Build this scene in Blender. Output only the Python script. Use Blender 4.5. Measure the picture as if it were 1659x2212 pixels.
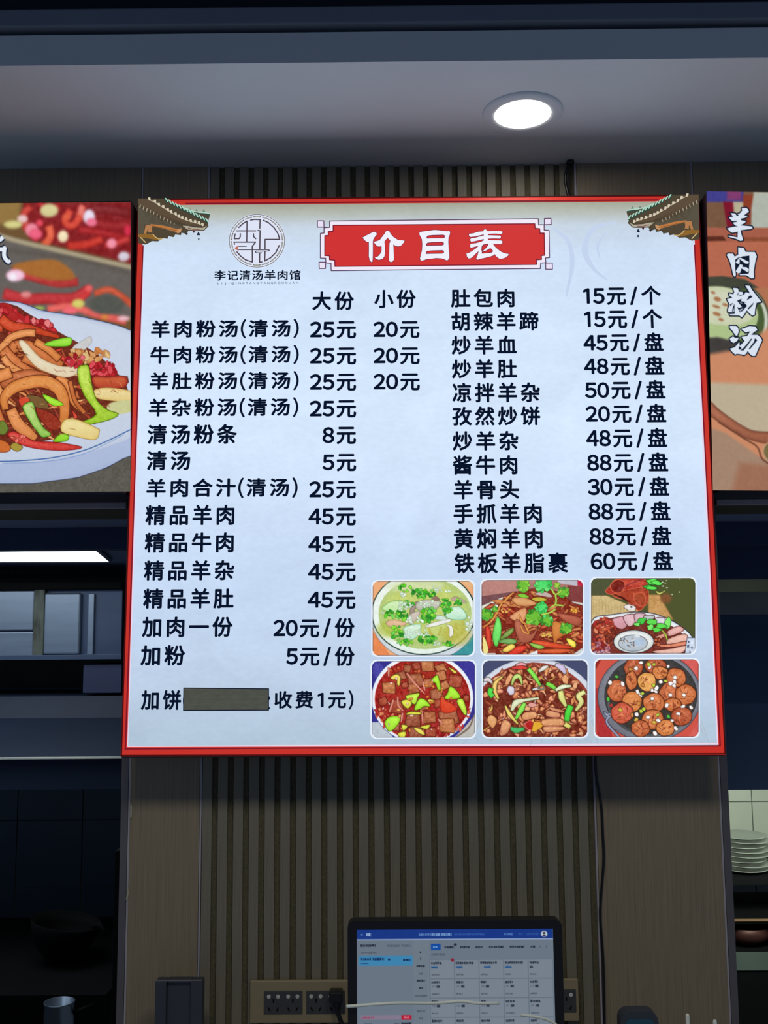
import bpy, bmesh, math, random
import numpy as np
from mathutils import Vector, Matrix
from mathutils.geometry import tessellate_polygon

random.seed(7)
SC = bpy.context.scene
COL = SC.collection
for o in list(bpy.data.objects):
    bpy.data.objects.remove(o)

# ------------------------------------------------------------------ camera
W, H, F = 1659.0, 2212.0, 2200.0
CAM = np.array([0.0, -2.2, 1.65])
PITCH, YAW, ROLL = 0.11938, 0.00502, -0.0078
_f0 = np.array([-math.sin(YAW), math.cos(YAW), 0]); _r0 = np.array([math.cos(YAW), math.sin(YAW), 0]); _u0 = np.array([0, 0, 1.0])
FWD = math.cos(PITCH)*_f0 + math.sin(PITCH)*_u0
_up = -math.sin(PITCH)*_f0 + math.cos(PITCH)*_u0
RIGHT = math.cos(ROLL)*_r0 + math.sin(ROLL)*_up
UP = -math.sin(ROLL)*_r0 + math.cos(ROLL)*_up
cd = bpy.data.cameras.new('camera'); cam = bpy.data.objects.new('camera', cd); COL.objects.link(cam)
cd.sensor_fit = 'VERTICAL'; cd.sensor_height = 24.0; cd.sensor_width = 18.0
cd.lens = F/H*24.0; cd.clip_start = 0.05; cd.clip_end = 60
cam.matrix_world = Matrix(((RIGHT[0], UP[0], -FWD[0], CAM[0]), (RIGHT[1], UP[1], -FWD[1], CAM[1]), (RIGHT[2], UP[2], -FWD[2], CAM[2]), (0, 0, 0, 1)))
SC.camera = cam

# ------------------------------------------------------------------ world, exposure
wd = bpy.data.worlds.new('world'); SC.world = wd; wd.use_nodes = True
wd.node_tree.nodes['Background'].inputs[0].default_value = (0.42, 0.60, 1.0, 1)
wd.node_tree.nodes['Background'].inputs[1].default_value = 0.165
SC.view_settings.view_transform = 'Standard'; SC.view_settings.look = 'None'
SC.view_settings.exposure = 0.0; SC.view_settings.gamma = 1.0; SC.view_settings.use_curve_mapping = False
SC.cycles.use_denoising = True
SC.cycles.max_bounces = 6

def area_light(name, loc, size, power, color, direction=(0, 0, -1), sy=None):
    l = bpy.data.lights.new(name, 'AREA'); l.energy = power; l.color = color; l.shape = 'RECTANGLE'
    l.size = size; l.size_y = sy or size
    o = bpy.data.objects.new(name, l); COL.objects.link(o); o.location = loc
    o.rotation_euler = Vector(direction).to_track_quat('-Z', 'Y').to_euler()
    return o
# the dining room's ceiling lamps, in front of the counter, above the photographer
area_light('room_lamp', (-0.35, -1.70, 2.70), 0.40, 9.0, (1.0, 0.96, 0.84))
area_light('room_lamp', (0.42, -1.70, 2.70), 0.40, 9.0, (1.0, 0.96, 0.84))
# unseen lights added to fill the kitchen: right tiles, then left side
area_light('kitchen_fill', (1.45, 1.60, 1.10), 0.30, 7.0, (0.92, 1.0, 0.86), (0.0, 0.8, -0.35))
area_light('kitchen_fill', (-1.5, 0.9, 1.93), 0.30, 1.0, (0.75, 0.9, 1.0))

# ------------------------------------------------------------------ helpers
def lin(c):
    r = []
    for v in c[:3]:
        v = v/255.0
        r.append(v/12.92 if v <= 0.04045 else ((v+0.055)/1.055)**2.4)
    return r

def at(px, py, Y):
    """world point where the sight line through a photo pixel meets the vertical plane y = Y"""
    d = FWD*F + RIGHT*(px-W/2) - UP*(py-H/2)
    t = (Y-CAM[1])/d[1]
    return CAM + d*t

def at_z(px, py, Z):
    d = FWD*F + RIGHT*(px-W/2) - UP*(py-H/2)
    t = (Z-CAM[2])/d[2]
    return CAM + d*t

def pbsdf(name):
    m = bpy.data.materials.new(name); m.use_nodes = True
    return m, m.node_tree.nodes, m.node_tree.links, m.node_tree.nodes['Principled BSDF']

def mat(name, col, rough=0.5, metal=0.0, noise=0.12, nscale=(6, 6, 6), bump=0.0, bscale=None, spec=0.5):
    m, N, L, P = pbsdf(name)
    c = lin(col)
    tc = N.new('ShaderNodeTexCoord'); mp = N.new('ShaderNodeMapping'); mp.inputs['Scale'].default_value = nscale
    nz = N.new('ShaderNodeTexNoise'); nz.inputs['Scale'].default_value = 1.0; nz.inputs['Detail'].default_value = 5
    L.new(tc.outputs['Object'], mp.inputs['Vector']); L.new(mp.outputs['Vector'], nz.inputs['Vector'])
    rp = N.new('ShaderNodeValToRGB')
    rp.color_ramp.elements[0].position = 0.3; rp.color_ramp.elements[1].position = 0.7
    rp.color_ramp.elements[0].color = (*[v*(1-noise) for v in c], 1)
    rp.color_ramp.elements[1].color = (*[min(1, v*(1+noise)) for v in c], 1)
    L.new(nz.outputs['Fac'], rp.inputs['Fac']); L.new(rp.outputs['Color'], P.inputs['Base Color'])
    P.inputs['Roughness'].default_value = rough; P.inputs['Metallic'].default_value = metal
    P.inputs['Specular IOR Level'].default_value = spec
    if bump:
        b = N.new('ShaderNodeBump'); b.inputs['Strength'].default_value = bump; b.inputs['Distance'].default_value = 0.002
        L.new(nz.outputs['Fac'], b.inputs['Height']); L.new(b.outputs['Normal'], P.inputs['Normal'])
    return m

def emis(name, col, strength, sample=True):
    m, N, L, P = pbsdf(name)
    P.inputs['Base Color'].default_value = (0.6, 0.6, 0.6, 1); P.inputs['Roughness'].default_value = 0.5
    P.inputs['Emission Color'].default_value = (*lin(col), 1); P.inputs['Emission Strength'].default_value = strength
    if not sample: m.cycles.emission_sampling = 'NONE'
    return m

def print_mat(name, strength=1.0):
    """back-lit print: the printed colours (a colour attribute) shine through"""
    m, N, L, P = pbsdf(name)
    a = N.new('ShaderNodeAttribute'); a.attribute_name = 'Col'
    P.inputs['Base Color'].default_value = (0.01, 0.01, 0.01, 1); P.inputs['Roughness'].default_value = 0.6
    P.inputs['Specular IOR Level'].default_value = 0.05
    L.new(a.outputs['Color'], P.inputs['Emission Color']); P.inputs['Emission Strength'].default_value = strength
    m.cycles.emission_sampling = 'NONE'
    return m

def box(bm, lo, hi, bevel=0.0):
    vs = [bm.verts.new((x, y, z)) for x in (lo[0], hi[0]) for y in (lo[1], hi[1]) for z in (lo[2], hi[2])]
    f = [(0, 1, 3, 2), (4, 6, 7, 5), (0, 4, 5, 1), (2, 3, 7, 6), (0, 2, 6, 4), (1, 5, 7, 3)]
    fs = [bm.faces.new([vs[i] for i in q]) for q in f]
    if bevel:
        es = list({e for q in fs for e in q.edges})
        bmesh.ops.bevel(bm, geom=es, offset=bevel, segments=2, affect='EDGES', profile=0.5)
    return vs

def lathe(bm, prof, c=(0, 0, 0), seg=32, axis='z', flip=1):
    rings = []
    for r, h in prof:
        ring = []
        for k in range(seg):
            a = 2*math.pi*k/seg
            if r < 1e-6 and k: ring.append(ring[0]); continue
            p = (c[0]+r*math.cos(a), c[1]+r*math.sin(a), c[2]+h) if axis == 'z' else (c[0]+r*math.cos(a), c[1]+h, c[2]+r*math.sin(a))
            ring.append(bm.verts.new(p))
        rings.append(ring)
    for A, B in zip(rings, rings[1:]):
        for k in range(seg):
            q = [A[k], A[(k+1) % seg], B[(k+1) % seg], B[k]]
            u = []
            for v in q:
                if v not in u: u.append(v)
            if len(u) >= 3:
                try: bm.faces.new(u)
                except ValueError: pass

def tube(bm, pts, r, seg=8, cap=True):
    pts = [Vector(p) for p in pts]; rings = []
    for i, p in enumerate(pts):
        t = (pts[min(i+1, len(pts)-1)]-pts[max(i-1, 0)]).normalized()
        s = t.cross(Vector((0, 1, 0.01))); s.normalize(); n = s.cross(t)
        rr = r[i] if isinstance(r, (list, tuple)) else r
        rings.append([bm.verts.new(p+s*rr*math.cos(2*math.pi*k/seg)+n*rr*math.sin(2*math.pi*k/seg)) for k in range(seg)])
    for A, B in zip(rings, rings[1:]):
        for k in range(seg): bm.faces.new((A[k], A[(k+1) % seg], B[(k+1) % seg], B[k]))
    if cap: bm.faces.new(rings[0]); bm.faces.new(rings[-1][::-1])

def smooth_path(pts, n=6):
    P = [np.array(p, float) for p in pts]; P = [2*P[0]-P[1]]+P+[2*P[-1]-P[-2]]; out = []
    for i in range(1, len(P)-2):
        for k in range(n):
            t = k/n
            out.append(0.5*((2*P[i])+(P[i+1]-P[i-1])*t+(2*P[i-1]-5*P[i]+4*P[i+1]-P[i+2])*t*t+(3*P[i]-P[i-1]-3*P[i+1]+P[i+2])*t**3))
    out.append(P[-2])
    return out

def obj(name, bm, m, parent=None, smooth=False, world=None):
    me = bpy.data.meshes.new(name)
    bmesh.ops.recalc_face_normals(bm, faces=bm.faces)
    bm.to_mesh(me); bm.free()
    if smooth:
        me.shade_smooth()
    o = bpy.data.objects.new(name, me); COL.objects.link(o)
    for mm in (m if isinstance(m, (list, tuple)) else [m]): me.materials.append(mm)
    if parent is not None: o.parent = parent
    return o

def bx(name, lo, hi, m, parent=None, bevel=0.0):
    bm = bmesh.new(); box(bm, lo, hi, bevel)
    off = parent['base'] if parent is not None and 'base' in parent else None
    o = obj(name, bm, m, parent)
    if off: 
        o.data.transform(Matrix.Translation(-Vector(off)))
    return o

def thing(name, label, cat, loc=(0, 0, 0), group=None):
    o = bpy.data.objects.new(name, None); COL.objects.link(o); o.location = loc
    o.empty_display_size = 0.05
    o['label'] = label; o['category'] = cat
    if group: o['group'] = group
    return o

def tag(o, label, cat, group=None):
    o['label'] = label; o['category'] = cat
    if group: o['group'] = group
    return o

def struct(o): o['kind'] = 'structure'; return o

def child(o, parent):
    """parent keeping the world place"""
    o.parent = parent
    o.matrix_parent_inverse = parent.matrix_basis.inverted()
    return o

# ------------------------------------------------------------------ materials
M = {}
M['white_paint'] = mat('white_paint', (232, 240, 244), 0.75, noise=0.02)
M['fascia'] = mat('fascia_paint', (158, 168, 178), 0.75, noise=0.03)
M['grey_paint'] = mat('grey_paint', (136, 146, 160), 0.7, noise=0.03)
M['dark_paint'] = mat('dark_paint', (40, 44, 58), 0.8, noise=0.1)
M['gap_shade'] = mat('gap_shade', (12, 13, 18), 0.9)
M['laminate'] = mat('laminate', (141, 128, 106), 0.55, noise=0.17, nscale=(420, 420, 5), bump=0.25)
M['slat_wood'] = mat('slat_wood', (126, 120, 104), 0.55, noise=0.12, nscale=(300, 300, 8), bump=0.2)
M['groove'] = mat('groove', (92, 87, 66), 0.9, noise=0.3, nscale=(400, 400, 200), bump=0.3)
M['alu'] = mat('aluminium', (150, 148, 152), 0.35, 1.0, noise=0.05)
M['matt_alu'] = mat('matt_aluminium', (172, 168, 176), 0.6, 0.0, noise=0.05)
M['steel'] = mat('steel', (150, 168, 190), 0.34, 0.75, noise=0.10, nscale=(3, 3, 30))
M['dull_steel'] = mat('dull_steel', (74, 92, 122), 0.45, 0.4, noise=0.15, nscale=(2, 2, 8))
M['black_plastic'] = mat('black_plastic', (18, 19, 24), 0.35, noise=0.05)
M['black_iron'] = mat('black_iron', (8, 10, 12), 0.8, noise=0.2, spec=0.2)
M['navy_metal'] = mat('navy_metal', (60, 70, 104), 0.5, 0.2, noise=0.1)
M['case_black'] = mat('case_black', (26, 24, 38), 0.45, noise=0.1)
M['case_red'] = mat('case_red', (70, 12, 18), 0.5, noise=0.1)
M['tile'] = mat('tile', (196, 202, 186), 0.25, noise=0.04)
M['grout'] = mat('grout', (92, 96, 88), 0.9)
M['porcelain'] = mat('porcelain', (150, 158, 148), 0.25, noise=0.03)
M['plate_gold'] = mat('plate_gold', (150, 137, 108), 0.45, noise=0.05)
M['socket_grey'] = mat('socket_grey', (66, 68, 72), 0.5, noise=0.05)
M['pin_white'] = mat('pin_white', (205, 205, 200), 0.5)
M['slate'] = mat('slate_plastic', (56, 62, 72), 0.5)
M['white_plastic'] = mat('white_plastic', (225, 232, 222), 0.4)
M['copper'] = mat('copper', (84, 50, 44), 0.5, 0.4)
M['wood'] = mat('wood', (150, 118, 84), 0.6, noise=0.2, nscale=(5, 60, 60))
M['tape'] = mat('tape', (126, 124, 108), 0.75, noise=0.1, nscale=(30, 30, 30))
M['putty'] = mat('putty', (170, 170, 150), 0.8, noise=0.2, nscale=(40, 40, 40))
M['lamp'] = emis('lamp_diffuser', (255, 250, 238), 22.0)
M['led_panel'] = emis('led_panel', (250, 255, 255), 3.0)
M['edge'] = mat('edge_strip', (96, 94, 100), 0.5, noise=0.1)

# ------------------------------------------------------------------ the setting
ZS = 1.65+1.0563                 # soffit height
YF = -0.42                       # soffit front edge
X1, X2, X3, X4 = -0.5523, -0.4016, 0.4275, 0.6902
XL = at(263, 1660, 0)[0]; XR = at(1571, 1660, 0)[0]
ZH = at(150, 1100, 0)[2]         # underside of the header over the openings

bm = bmesh.new(); box(bm, (-3.2, YF, ZS), (3.2, 0.25, ZS+0.06))
soffit = struct(obj('ceiling', bm, M['white_paint']))
zf1 = at(830, 77, YF)[2]
# a gap with its shade painted near black, and a painted rail above the soffit edge, then the dark ceiling void
zr0 = at(830, 56, YF)[2]; zr1 = at(830, 18, YF)[2]
bx_ = bx('trim_1', (-3.2, YF+0.002, ZS+0.0605), (3.2, YF+0.06, zf1), M['fascia']); struct(bx_)
struct(bx('trim_2', (-3.2, YF+0.05, zf1), (3.2, YF+0.08, zr0), M['gap_shade']))
struct(bx('trim_3', (-3.2, YF-0.01, zr0), (3.2, YF+0.05, zr1), M['grey_paint'], bevel=0.003))
struct(bx('ceiling_void_face', (-3.2, YF+0.06, zr1), (3.2, YF+0.10, 3.3), M['dark_paint'])).name = 'trim_4'
struct(bx('ceiling', (-3.2, -5, 3.3), (3.2, YF+0.10, 3.35), M['dark_paint']))
struct(bx('floor', (-3.2, -5, -0.05), (3.2, 3.6, 0.0), mat('floor_tile', (186, 192, 200), 0.5)))

# pier wall: backing, flat laminate panels, slats
wall = bx('wall_back', (XL, 0.0085, 0), (XR, 0.2, ZS), M['groove']); struct(wall)
def wall_panel(name, x0, x1, z0, z1, m, y0=0.0, y1=0.0083, parent=wall):
    return bx(name, (x0, y0, z0), (x1, y1, z1), m, parent)
wall_panel('panel', X1+0.002, X2-0.003, 0, ZS-0.001, M['laminate'])
wall_panel('panel', X3+0.003, X4-0.002, 0, ZS-0.001, M['laminate'])
for x in (X1, X2, X3, X4):
    bx('joint_strip', (x-0.0018, -0.0008, 0), (x+0.0018, 0.0083, ZS-0.001), M['matt_alu'], wall)
bx('edge_strip', (XL, -0.0005, 0), (X1-0.003, 0.0083, ZH), M['edge'], wall)
bx('edge_strip', (X4+0.003, -0.0005, 0), (XR, 0.0083, ZH), M['edge'], wall)
NS = 25
pitch = (X3-X2-0.006)/NS
bm = bmesh.new(); box(bm, (0, 0, 0), (pitch*0.62, 0.0083, ZS-0.001), 0.0008)
s0 = obj('slat', bm, M['slat_wood'], wall)
for i in range(NS):
    s = s0 if i == 0 else s0.copy()
    if i: COL.objects.link(s)
    s.location = (X2+0.003+pitch*i+(0 if i else 0), 0.0, 0)

# header above both openings, laminate faced
hl = struct(bx('wall_left', (-3.2, 0.014, ZH), (XL-0.0005, 0.2, ZS), M['groove']))
bx('panel', (-3.2, 0, at(150, 1085, 0)[2]), (X1-0.003, 0.0138, ZS-0.001), M['laminate'], hl)
hr = struct(bx('wall_right', (XR+0.0005, 0.014, ZH), (3.2, 0.2, ZS), M['groove']))
bx('panel', (X4+0.003, 0, at(1610, 1078, 0)[2]), (3.2, 0.0138, ZS-0.001), M['laminate'], hr)
zl = at(150, 1087, 0)[2]; zr = at(1610, 1079, 0)[2]
struct(bx('trim_5', (-3.2, -0.012, ZH-0.001), (XL, 0.0, zl), M['matt_alu'], bevel=0.002))
struct(bx('trim_6', (XR, -0.012, at(1610, 1092, 0)[2]), (3.2, 0.0, zr), M['matt_alu'], bevel=0.002))

# ------------------------------------------------------------------ print tools: a painted panel
def homography(src, dst):
    A = []; b = []
    for (x, y), (u, v) in zip(src, dst):
        A.append([x, y, 1, 0, 0, 0, -u*x, -u*y]); b.append(u)
        A.append([0, 0, 0, x, y, 1, -v*x, -v*y]); b.append(v)
    h = np.linalg.solve(np.array(A, float), np.array(b, float))
    return np.append(h, 1).reshape(3, 3)

class Panel:
    """a flat rectangle of w x h metres whose printed layout is read off the photograph"""
    def __init__(s, quad, w, h):
        s.w, s.h = w, h
        s.H = homography(quad, [(-w/2, h/2), (w/2, h/2), (-w/2, -h/2), (w/2, -h/2)])
        s.Hi = np.linalg.inv(s.H)
    def uv(s, x, y):
        x = np.asarray(x, float); y = np.asarray(y, float)
        d = s.H[2, 0]*x+s.H[2, 1]*y+s.H[2, 2]
        return (s.H[0, 0]*x+s.H[0, 1]*y+s.H[0, 2])/d, (s.H[1, 0]*x+s.H[1, 1]*y+s.H[1, 2])/d

class Flat:
    """flat coloured shapes laid on a panel, slightly raised layer by layer"""
    def __init__(s, panel, mirror=False):
        s.p = panel; s.v = []; s.f = []; s.c = []; s.m = mirror
    def uv(s, x, y):
        u, v = s.p.uv(x, y)
        return (-u if s.m else u), v
    def poly(s, pts, col, z=0.0, holes=()):
        loops = [pts]+list(holes); L3 = []; flat = []
        for lp in loops:
            q = []
            for x, y in lp:
                u, v = s.uv(x, y); q.append(Vector((float(u), 0, float(v)))); flat.append((float(u), -z, float(v)))
            L3.append([Vector((a.x, a.z, 0)) for a in q])
        b = len(s.v); s.v += flat
        for t in tessellate_polygon(L3):
            s.f.append(tuple(b+i for i in t)); s.c.append(lin(col))
    def stroke(s, pts, w, col, z=0.0, join=True):
        n = len(pts); ws = w if isinstance(w, (list, tuple)) else [w]*n
        if len(ws) != n: ws = list(np.interp(np.linspace(0, 1, n), np.linspace(0, 1, len(ws)), ws))
        for i in range(n-1):
            (x0, y0), (x1, y1) = pts[i][:2], pts[i+1][:2]; L = math.hypot(x1-x0, y1-y0)
            if L < 1e-6: continue
            nx, ny = -(y1-y0)/L, (x1-x0)/L; a, b = ws[i]/2, ws[i+1]/2
            s.poly([(x0+nx*a, y0+ny*a), (x1+nx*b, y1+ny*b), (x1-nx*b, y1-ny*b), (x0-nx*a, y0-ny*a)], col, z)
        if join:
            for i in range(n):
                r = ws[i]/2
                s.poly([(pts[i][0]+r*math.cos(k*math.pi/4), pts[i][1]+r*math.sin(k*math.pi/4)) for k in range(8)], col, z)
    def rect(s, x0, y0, x1, y1, col, z=0.0): s.poly([(x0, y0), (x1, y0), (x1, y1), (x0, y1)], col, z)
    def build(s, name, m, parent):
        me = bpy.data.meshes.new(name); me.from_pydata(s.v, [], s.f)
        ca = me.color_attributes.new('Col', 'FLOAT_COLOR', 'CORNER')
        arr = np.ones((len(me.loops), 4), np.float32)
        arr[:, :3] = np.repeat(np.array(s.c, np.float32), 3, axis=0)
        ca.data.foreach_set('color', arr.ravel())
        me.materials.append(m)
        o = bpy.data.objects.new(name, me); COL.objects.link(o); o.parent = parent
        return o

def sm(pts, n=5, closed=True):
    P = [np.array(p, float) for p in pts]; N_ = len(P); out = []
    if not closed: return [tuple(q) for q in smooth_path(pts, n)]
    for i in range(N_):
        a, b, c, d = P[i-1], P[i], P[(i+1) % N_], P[(i+2) % N_]
        for k in range(n):
            t = k/n
            out.append(tuple(0.5*((2*b)+(c-a)*t+(2*a-5*b+4*c-d)*t*t+(3*b-a-3*c+d)*t**3)))
    return out

class Canvas:
    """painted colours over a pixel-fine grid; becomes one finely divided print sheet"""
    def __init__(s, x0, y0, x1, y1, bg, res=1.0):
        s.x0, s.y0, s.x1, s.y1 = x0, y0, x1, y1
        s.nx = int((x1-x0)*res)+1; s.ny = int((y1-y0)*res)+1
        s.gx = np.linspace(x0, x1, s.nx); s.gy = np.linspace(y0, y1, s.ny)
        s.X, s.Y = np.meshgrid(s.gx, s.gy)
        s.a = np.zeros((s.ny, s.nx, 3))+np.array(bg, float); s.res = res
        s.rng = np.random.RandomState(int(abs(x0)+abs(y0)))
        s.z = None
        s.nz = s.noise(3.0, s.rng)*0.6+s.noise(7.0, s.rng)*0.4
    def zoom(s, ox, oy, k): s.z = (ox, oy, k)
    def P(s, pts):
        if s.z is None: return [tuple(p) for p in pts]
        ox, oy, k = s.z; return [(ox+p[0]/k, oy+p[1]/k) for p in pts]
    def noise(s, cell, rng):
        h = int((s.y1-s.y0)/cell)+3; w = int((s.x1-s.x0)/cell)+3; g = rng.rand(h, w)*2-1
        fy = (s.gy-s.y0)/cell; fx = (s.gx-s.x0)/cell
        iy = fy.astype(int); ix = fx.astype(int); ty = (fy-iy)[:, None]; tx = (fx-ix)[None, :]
        ty = ty*ty*(3-2*ty); tx = tx*tx*(3-2*tx)
        a = g[iy][:, ix]; b = g[iy][:, ix+1]; c = g[iy+1][:, ix]; d = g[iy+1][:, ix+1]
        return (a*(1-tx)+b*tx)*(1-ty)+(c*(1-tx)+d*tx)*ty
    def grad(s, c0, c1, vertical=True):
        t = ((s.Y-s.y0)/(s.y1-s.y0) if vertical else (s.X-s.x0)/(s.x1-s.x0))[..., None]
        s.a = np.array(c0)*(1-t)+np.array(c1)*t
    def shape(s, pts, col, ol=None, ow=1.1, hi=None, hw=5.0, nz=10, soft=0.7, alpha=1.0, z=True, hd=(0, -0.3)):
        if z: pts = s.P(pts)
        P = np.array(pts, float); pad = ow+soft*2+2
        i0 = np.searchsorted(s.gx, P[:, 0].min()-pad); i1 = np.searchsorted(s.gx, P[:, 0].max()+pad)
        j0 = np.searchsorted(s.gy, P[:, 1].min()-pad); j1 = np.searchsorted(s.gy, P[:, 1].max()+pad)
        if i1 <= i0 or j1 <= j0: return
        X = s.X[j0:j1, i0:i1]; Y = s.Y[j0:j1, i0:i1]
        d2 = np.full(X.shape, 1e9); ins = np.zeros(X.shape, bool)
        for k in range(len(P)):
            ax, ay = P[k-1]; bx_, by = P[k]; ex, ey = bx_-ax, by-ay; l2 = ex*ex+ey*ey+1e-12
            t = np.clip(((X-ax)*ex+(Y-ay)*ey)/l2, 0, 1)
            d2 = np.minimum(d2, (X-ax-t*ex)**2+(Y-ay-t*ey)**2)
            if abs(ey) > 1e-9:
                c = ((ay > Y) != (by > Y)) & (X < ex*(Y-ay)/ey+ax); ins ^= c
        d = np.sqrt(d2); d = np.where(ins, -d, d)
        A = s.a[j0:j1, i0:i1]
        if ol is not None:
            al = np.clip(0.5-(d-ow)/(2*soft), 0, 1)[..., None]*alpha
            A[:] = A*(1-al)+np.array(ol, float)*al
        al = np.clip(0.5-d/(2*soft), 0, 1)[..., None]*alpha
        c = np.array(col, float)+np.zeros(A.shape)
        if hi is not None:
            cx, cy = P.mean(0); ex = np.ptp(P[:, 0])/2+1; ey = np.ptp(P[:, 1])/2+1
            t = np.clip(-d/hw, 0, 1)*np.clip(0.75+hd[0]*(X-cx)/ex+hd[1]*(Y-cy)/ey*1.6, 0, 1)
            c = c*(1-t[..., None])+np.array(hi, float)*t[..., None]
        c = c+s.nz[j0:j1, i0:i1, None]*nz
        A[:] = A*(1-al)+c*al
    def line(s, pts, w, col, **kw):
        pts = s.P(pts); k = 1.0; n = len(pts)
        ws = w if isinstance(w, (list, tuple)) else [w]*n
        q = [tuple(p) for p in smooth_path(pts, 5)]
        ws = np.interp(np.linspace(0, 1, len(q)), np.linspace(0, 1, len(ws)), ws)
        L = []; R = []
        for i in range(len(q)):
            a = q[max(i-1, 0)]; b = q[min(i+1, len(q)-1)]; dx, dy = b[0]-a[0], b[1]-a[1]; l = math.hypot(dx, dy)+1e-9
            nx, ny = -dy/l*ws[i]/2, dx/l*ws[i]/2
            L.append((q[i][0]+nx, q[i][1]+ny)); R.append((q[i][0]-nx, q[i][1]-ny))
        s.shape(L+R[::-1], col, z=False, **kw)
    def blob(s, cx, cy, rx, ry, col, ang=0, jag=0.15, n=12, **kw):
        pts = []; ca, sa = math.cos(ang), math.sin(ang)
        for k in range(n):
            t = 2*math.pi*k/n; r = 1+jag*s.rng.uniform(-1, 1)
            x = rx*r*math.cos(t); y = ry*r*math.sin(t); pts.append((cx+x*ca-y*sa, cy+x*sa+y*ca))
        s.shape(sm(pts, 3), col, **kw)
    def ell(s, cx, cy, rx, ry, col, ang=0, n=40, **kw):
        ca, sa = math.cos(ang), math.sin(ang)
        s.shape([(cx+rx*math.cos(t)*ca-ry*math.sin(t)*sa, cy+rx*math.cos(t)*sa+ry*math.sin(t)*ca) for t in np.linspace(0, 2*math.pi, n, endpoint=False)], col, **kw)
    def blur(s, r):
        for _ in range(2):
            for ax in (0, 1):
                k = max(1, int(r*s.res)); pad = [(0, 0)]*3; pad[ax] = (k, k)
                c = np.cumsum(np.pad(s.a, pad, mode='edge'), axis=ax)
                z = np.zeros_like(np.take(c, [0], axis=ax)); c = np.concatenate([z, c], axis=ax); w = 2*k+1
                s.a = (np.take(c, range(w, c.shape[ax]), axis=ax)-np.take(c, range(0, c.shape[ax]-w), axis=ax))/w
    def build(s, name, panel, m, parent, z=0.001, corner=0.0):
        a = np.clip(s.a, 0, 255)/255.0
        a = np.where(a <= 0.04045, a/12.92, ((a+0.055)/1.055)**2.4)
        u, v = panel.uv(s.X, s.Y)
        co = np.stack([u, np.full(u.shape, -z), v], -1).reshape(-1, 3)
        idx = np.arange(s.nx*s.ny).reshape(s.ny, s.nx)
        q = np.stack([idx[:-1, :-1], idx[1:, :-1], idx[1:, 1:], idx[:-1, 1:]], -1).reshape(-1, 4)
        if corner:
            cx = (s.X[:-1, :-1]+s.X[1:, 1:])/2; cy = (s.Y[:-1, :-1]+s.Y[1:, 1:])/2
            dx = np.maximum(np.maximum(s.x0+corner-cx, cx-(s.x1-corner)), 0); dy = np.maximum(np.maximum(s.y0+corner-cy, cy-(s.y1-corner)), 0)
            q = q[((dx*dx+dy*dy) <= corner*corner).ravel()]
        me = bpy.data.meshes.new(name)
        me.vertices.add(len(co)); me.vertices.foreach_set('co', co.astype(np.float32).ravel())
        me.loops.add(len(q)*4); me.loops.foreach_set('vertex_index', q.astype(np.int32).ravel())
        me.polygons.add(len(q)); me.polygons.foreach_set('loop_start', np.arange(0, len(q)*4, 4, dtype=np.int32))
        me.update(calc_edges=True)
        ca = me.color_attributes.new('Col', 'FLOAT_COLOR', 'POINT')
        arr = np.ones((len(co), 4), np.float32); arr[:, :3] = a.reshape(-1, 3)
        ca.data.foreach_set('color', arr.ravel()); me.materials.append(m)
        o = bpy.data.objects.new(name, me); COL.objects.link(o); o.parent = parent
        return o

PRINT = print_mat('backlit_print')
# ------------------------------------------------------------------ lettering
_gl = {}
def glyph_mesh(ch):
    """outline of one character, filled: (points, triangles)"""
    if ch in _gl: return _gl[ch]
    if ch == '1':      # a plain stroke with a flag and no foot
        co = np.array([(0.20, 0.0), (0.30, 0.0), (0.30, 0.73), (0.21, 0.73), (0.03, 0.64), (0.03, 0.565), (0.20, 0.62)]); fa = [(0, 1, 2, 3), (0, 3, 6), (6, 3, 4, 5)]
        _gl[ch] = (co, fa); return _gl[ch]
    if ch == '/': _gl[ch] = (np.array([(0.0, -0.08), (0.07, -0.08), (0.33, 0.80), (0.26, 0.80)]), [(0, 1, 2, 3)]); return _gl[ch]
    if ch in '()':
        n = 10; sg = 1 if ch == '(' else -1; t = np.linspace(-1, 1, n)
        o_ = np.stack([sg*(0.16*t*t), 0.36+0.50*t], 1); i_ = np.stack([sg*(0.16*t*t+0.05), 0.36+0.50*t], 1)
        co = np.concatenate([o_, i_]); fa = [(k, k+1, n+k+1, n+k) if sg < 0 else (k, n+k, n+k+1, k+1) for k in range(n-1)]
        _gl[ch] = (co, fa); return _gl[ch]
    src = chr(ord(ch)+0xFEE0) if ch in '0123456789()/' else ch
    cu = bpy.data.curves.new('t', 'FONT'); cu.body = src; cu.size = 1.0; cu.resolution_u = 3; cu.fill_mode = 'FRONT'
    o = bpy.data.objects.new('t', cu); COL.objects.link(o)
    dg = bpy.context.evaluated_depsgraph_get(); dg.update()
    me = bpy.data.meshes.new_from_object(o.evaluated_get(dg))
    bpy.data.objects.remove(o); bpy.data.curves.remove(cu)
    n = len(me.vertices); co = np.zeros(n*3, np.float32); me.vertices.foreach_get('co', co); co = co.reshape(-1, 3)[:, :2].astype(float)
    fa = [tuple(p.vertices) for p in me.polygons]; bpy.data.meshes.remove(me)
    _gl[ch] = (co, fa); return _gl[ch]
ADV = {'(': 0.36, ')': 0.36, '/': 0.60}
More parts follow.
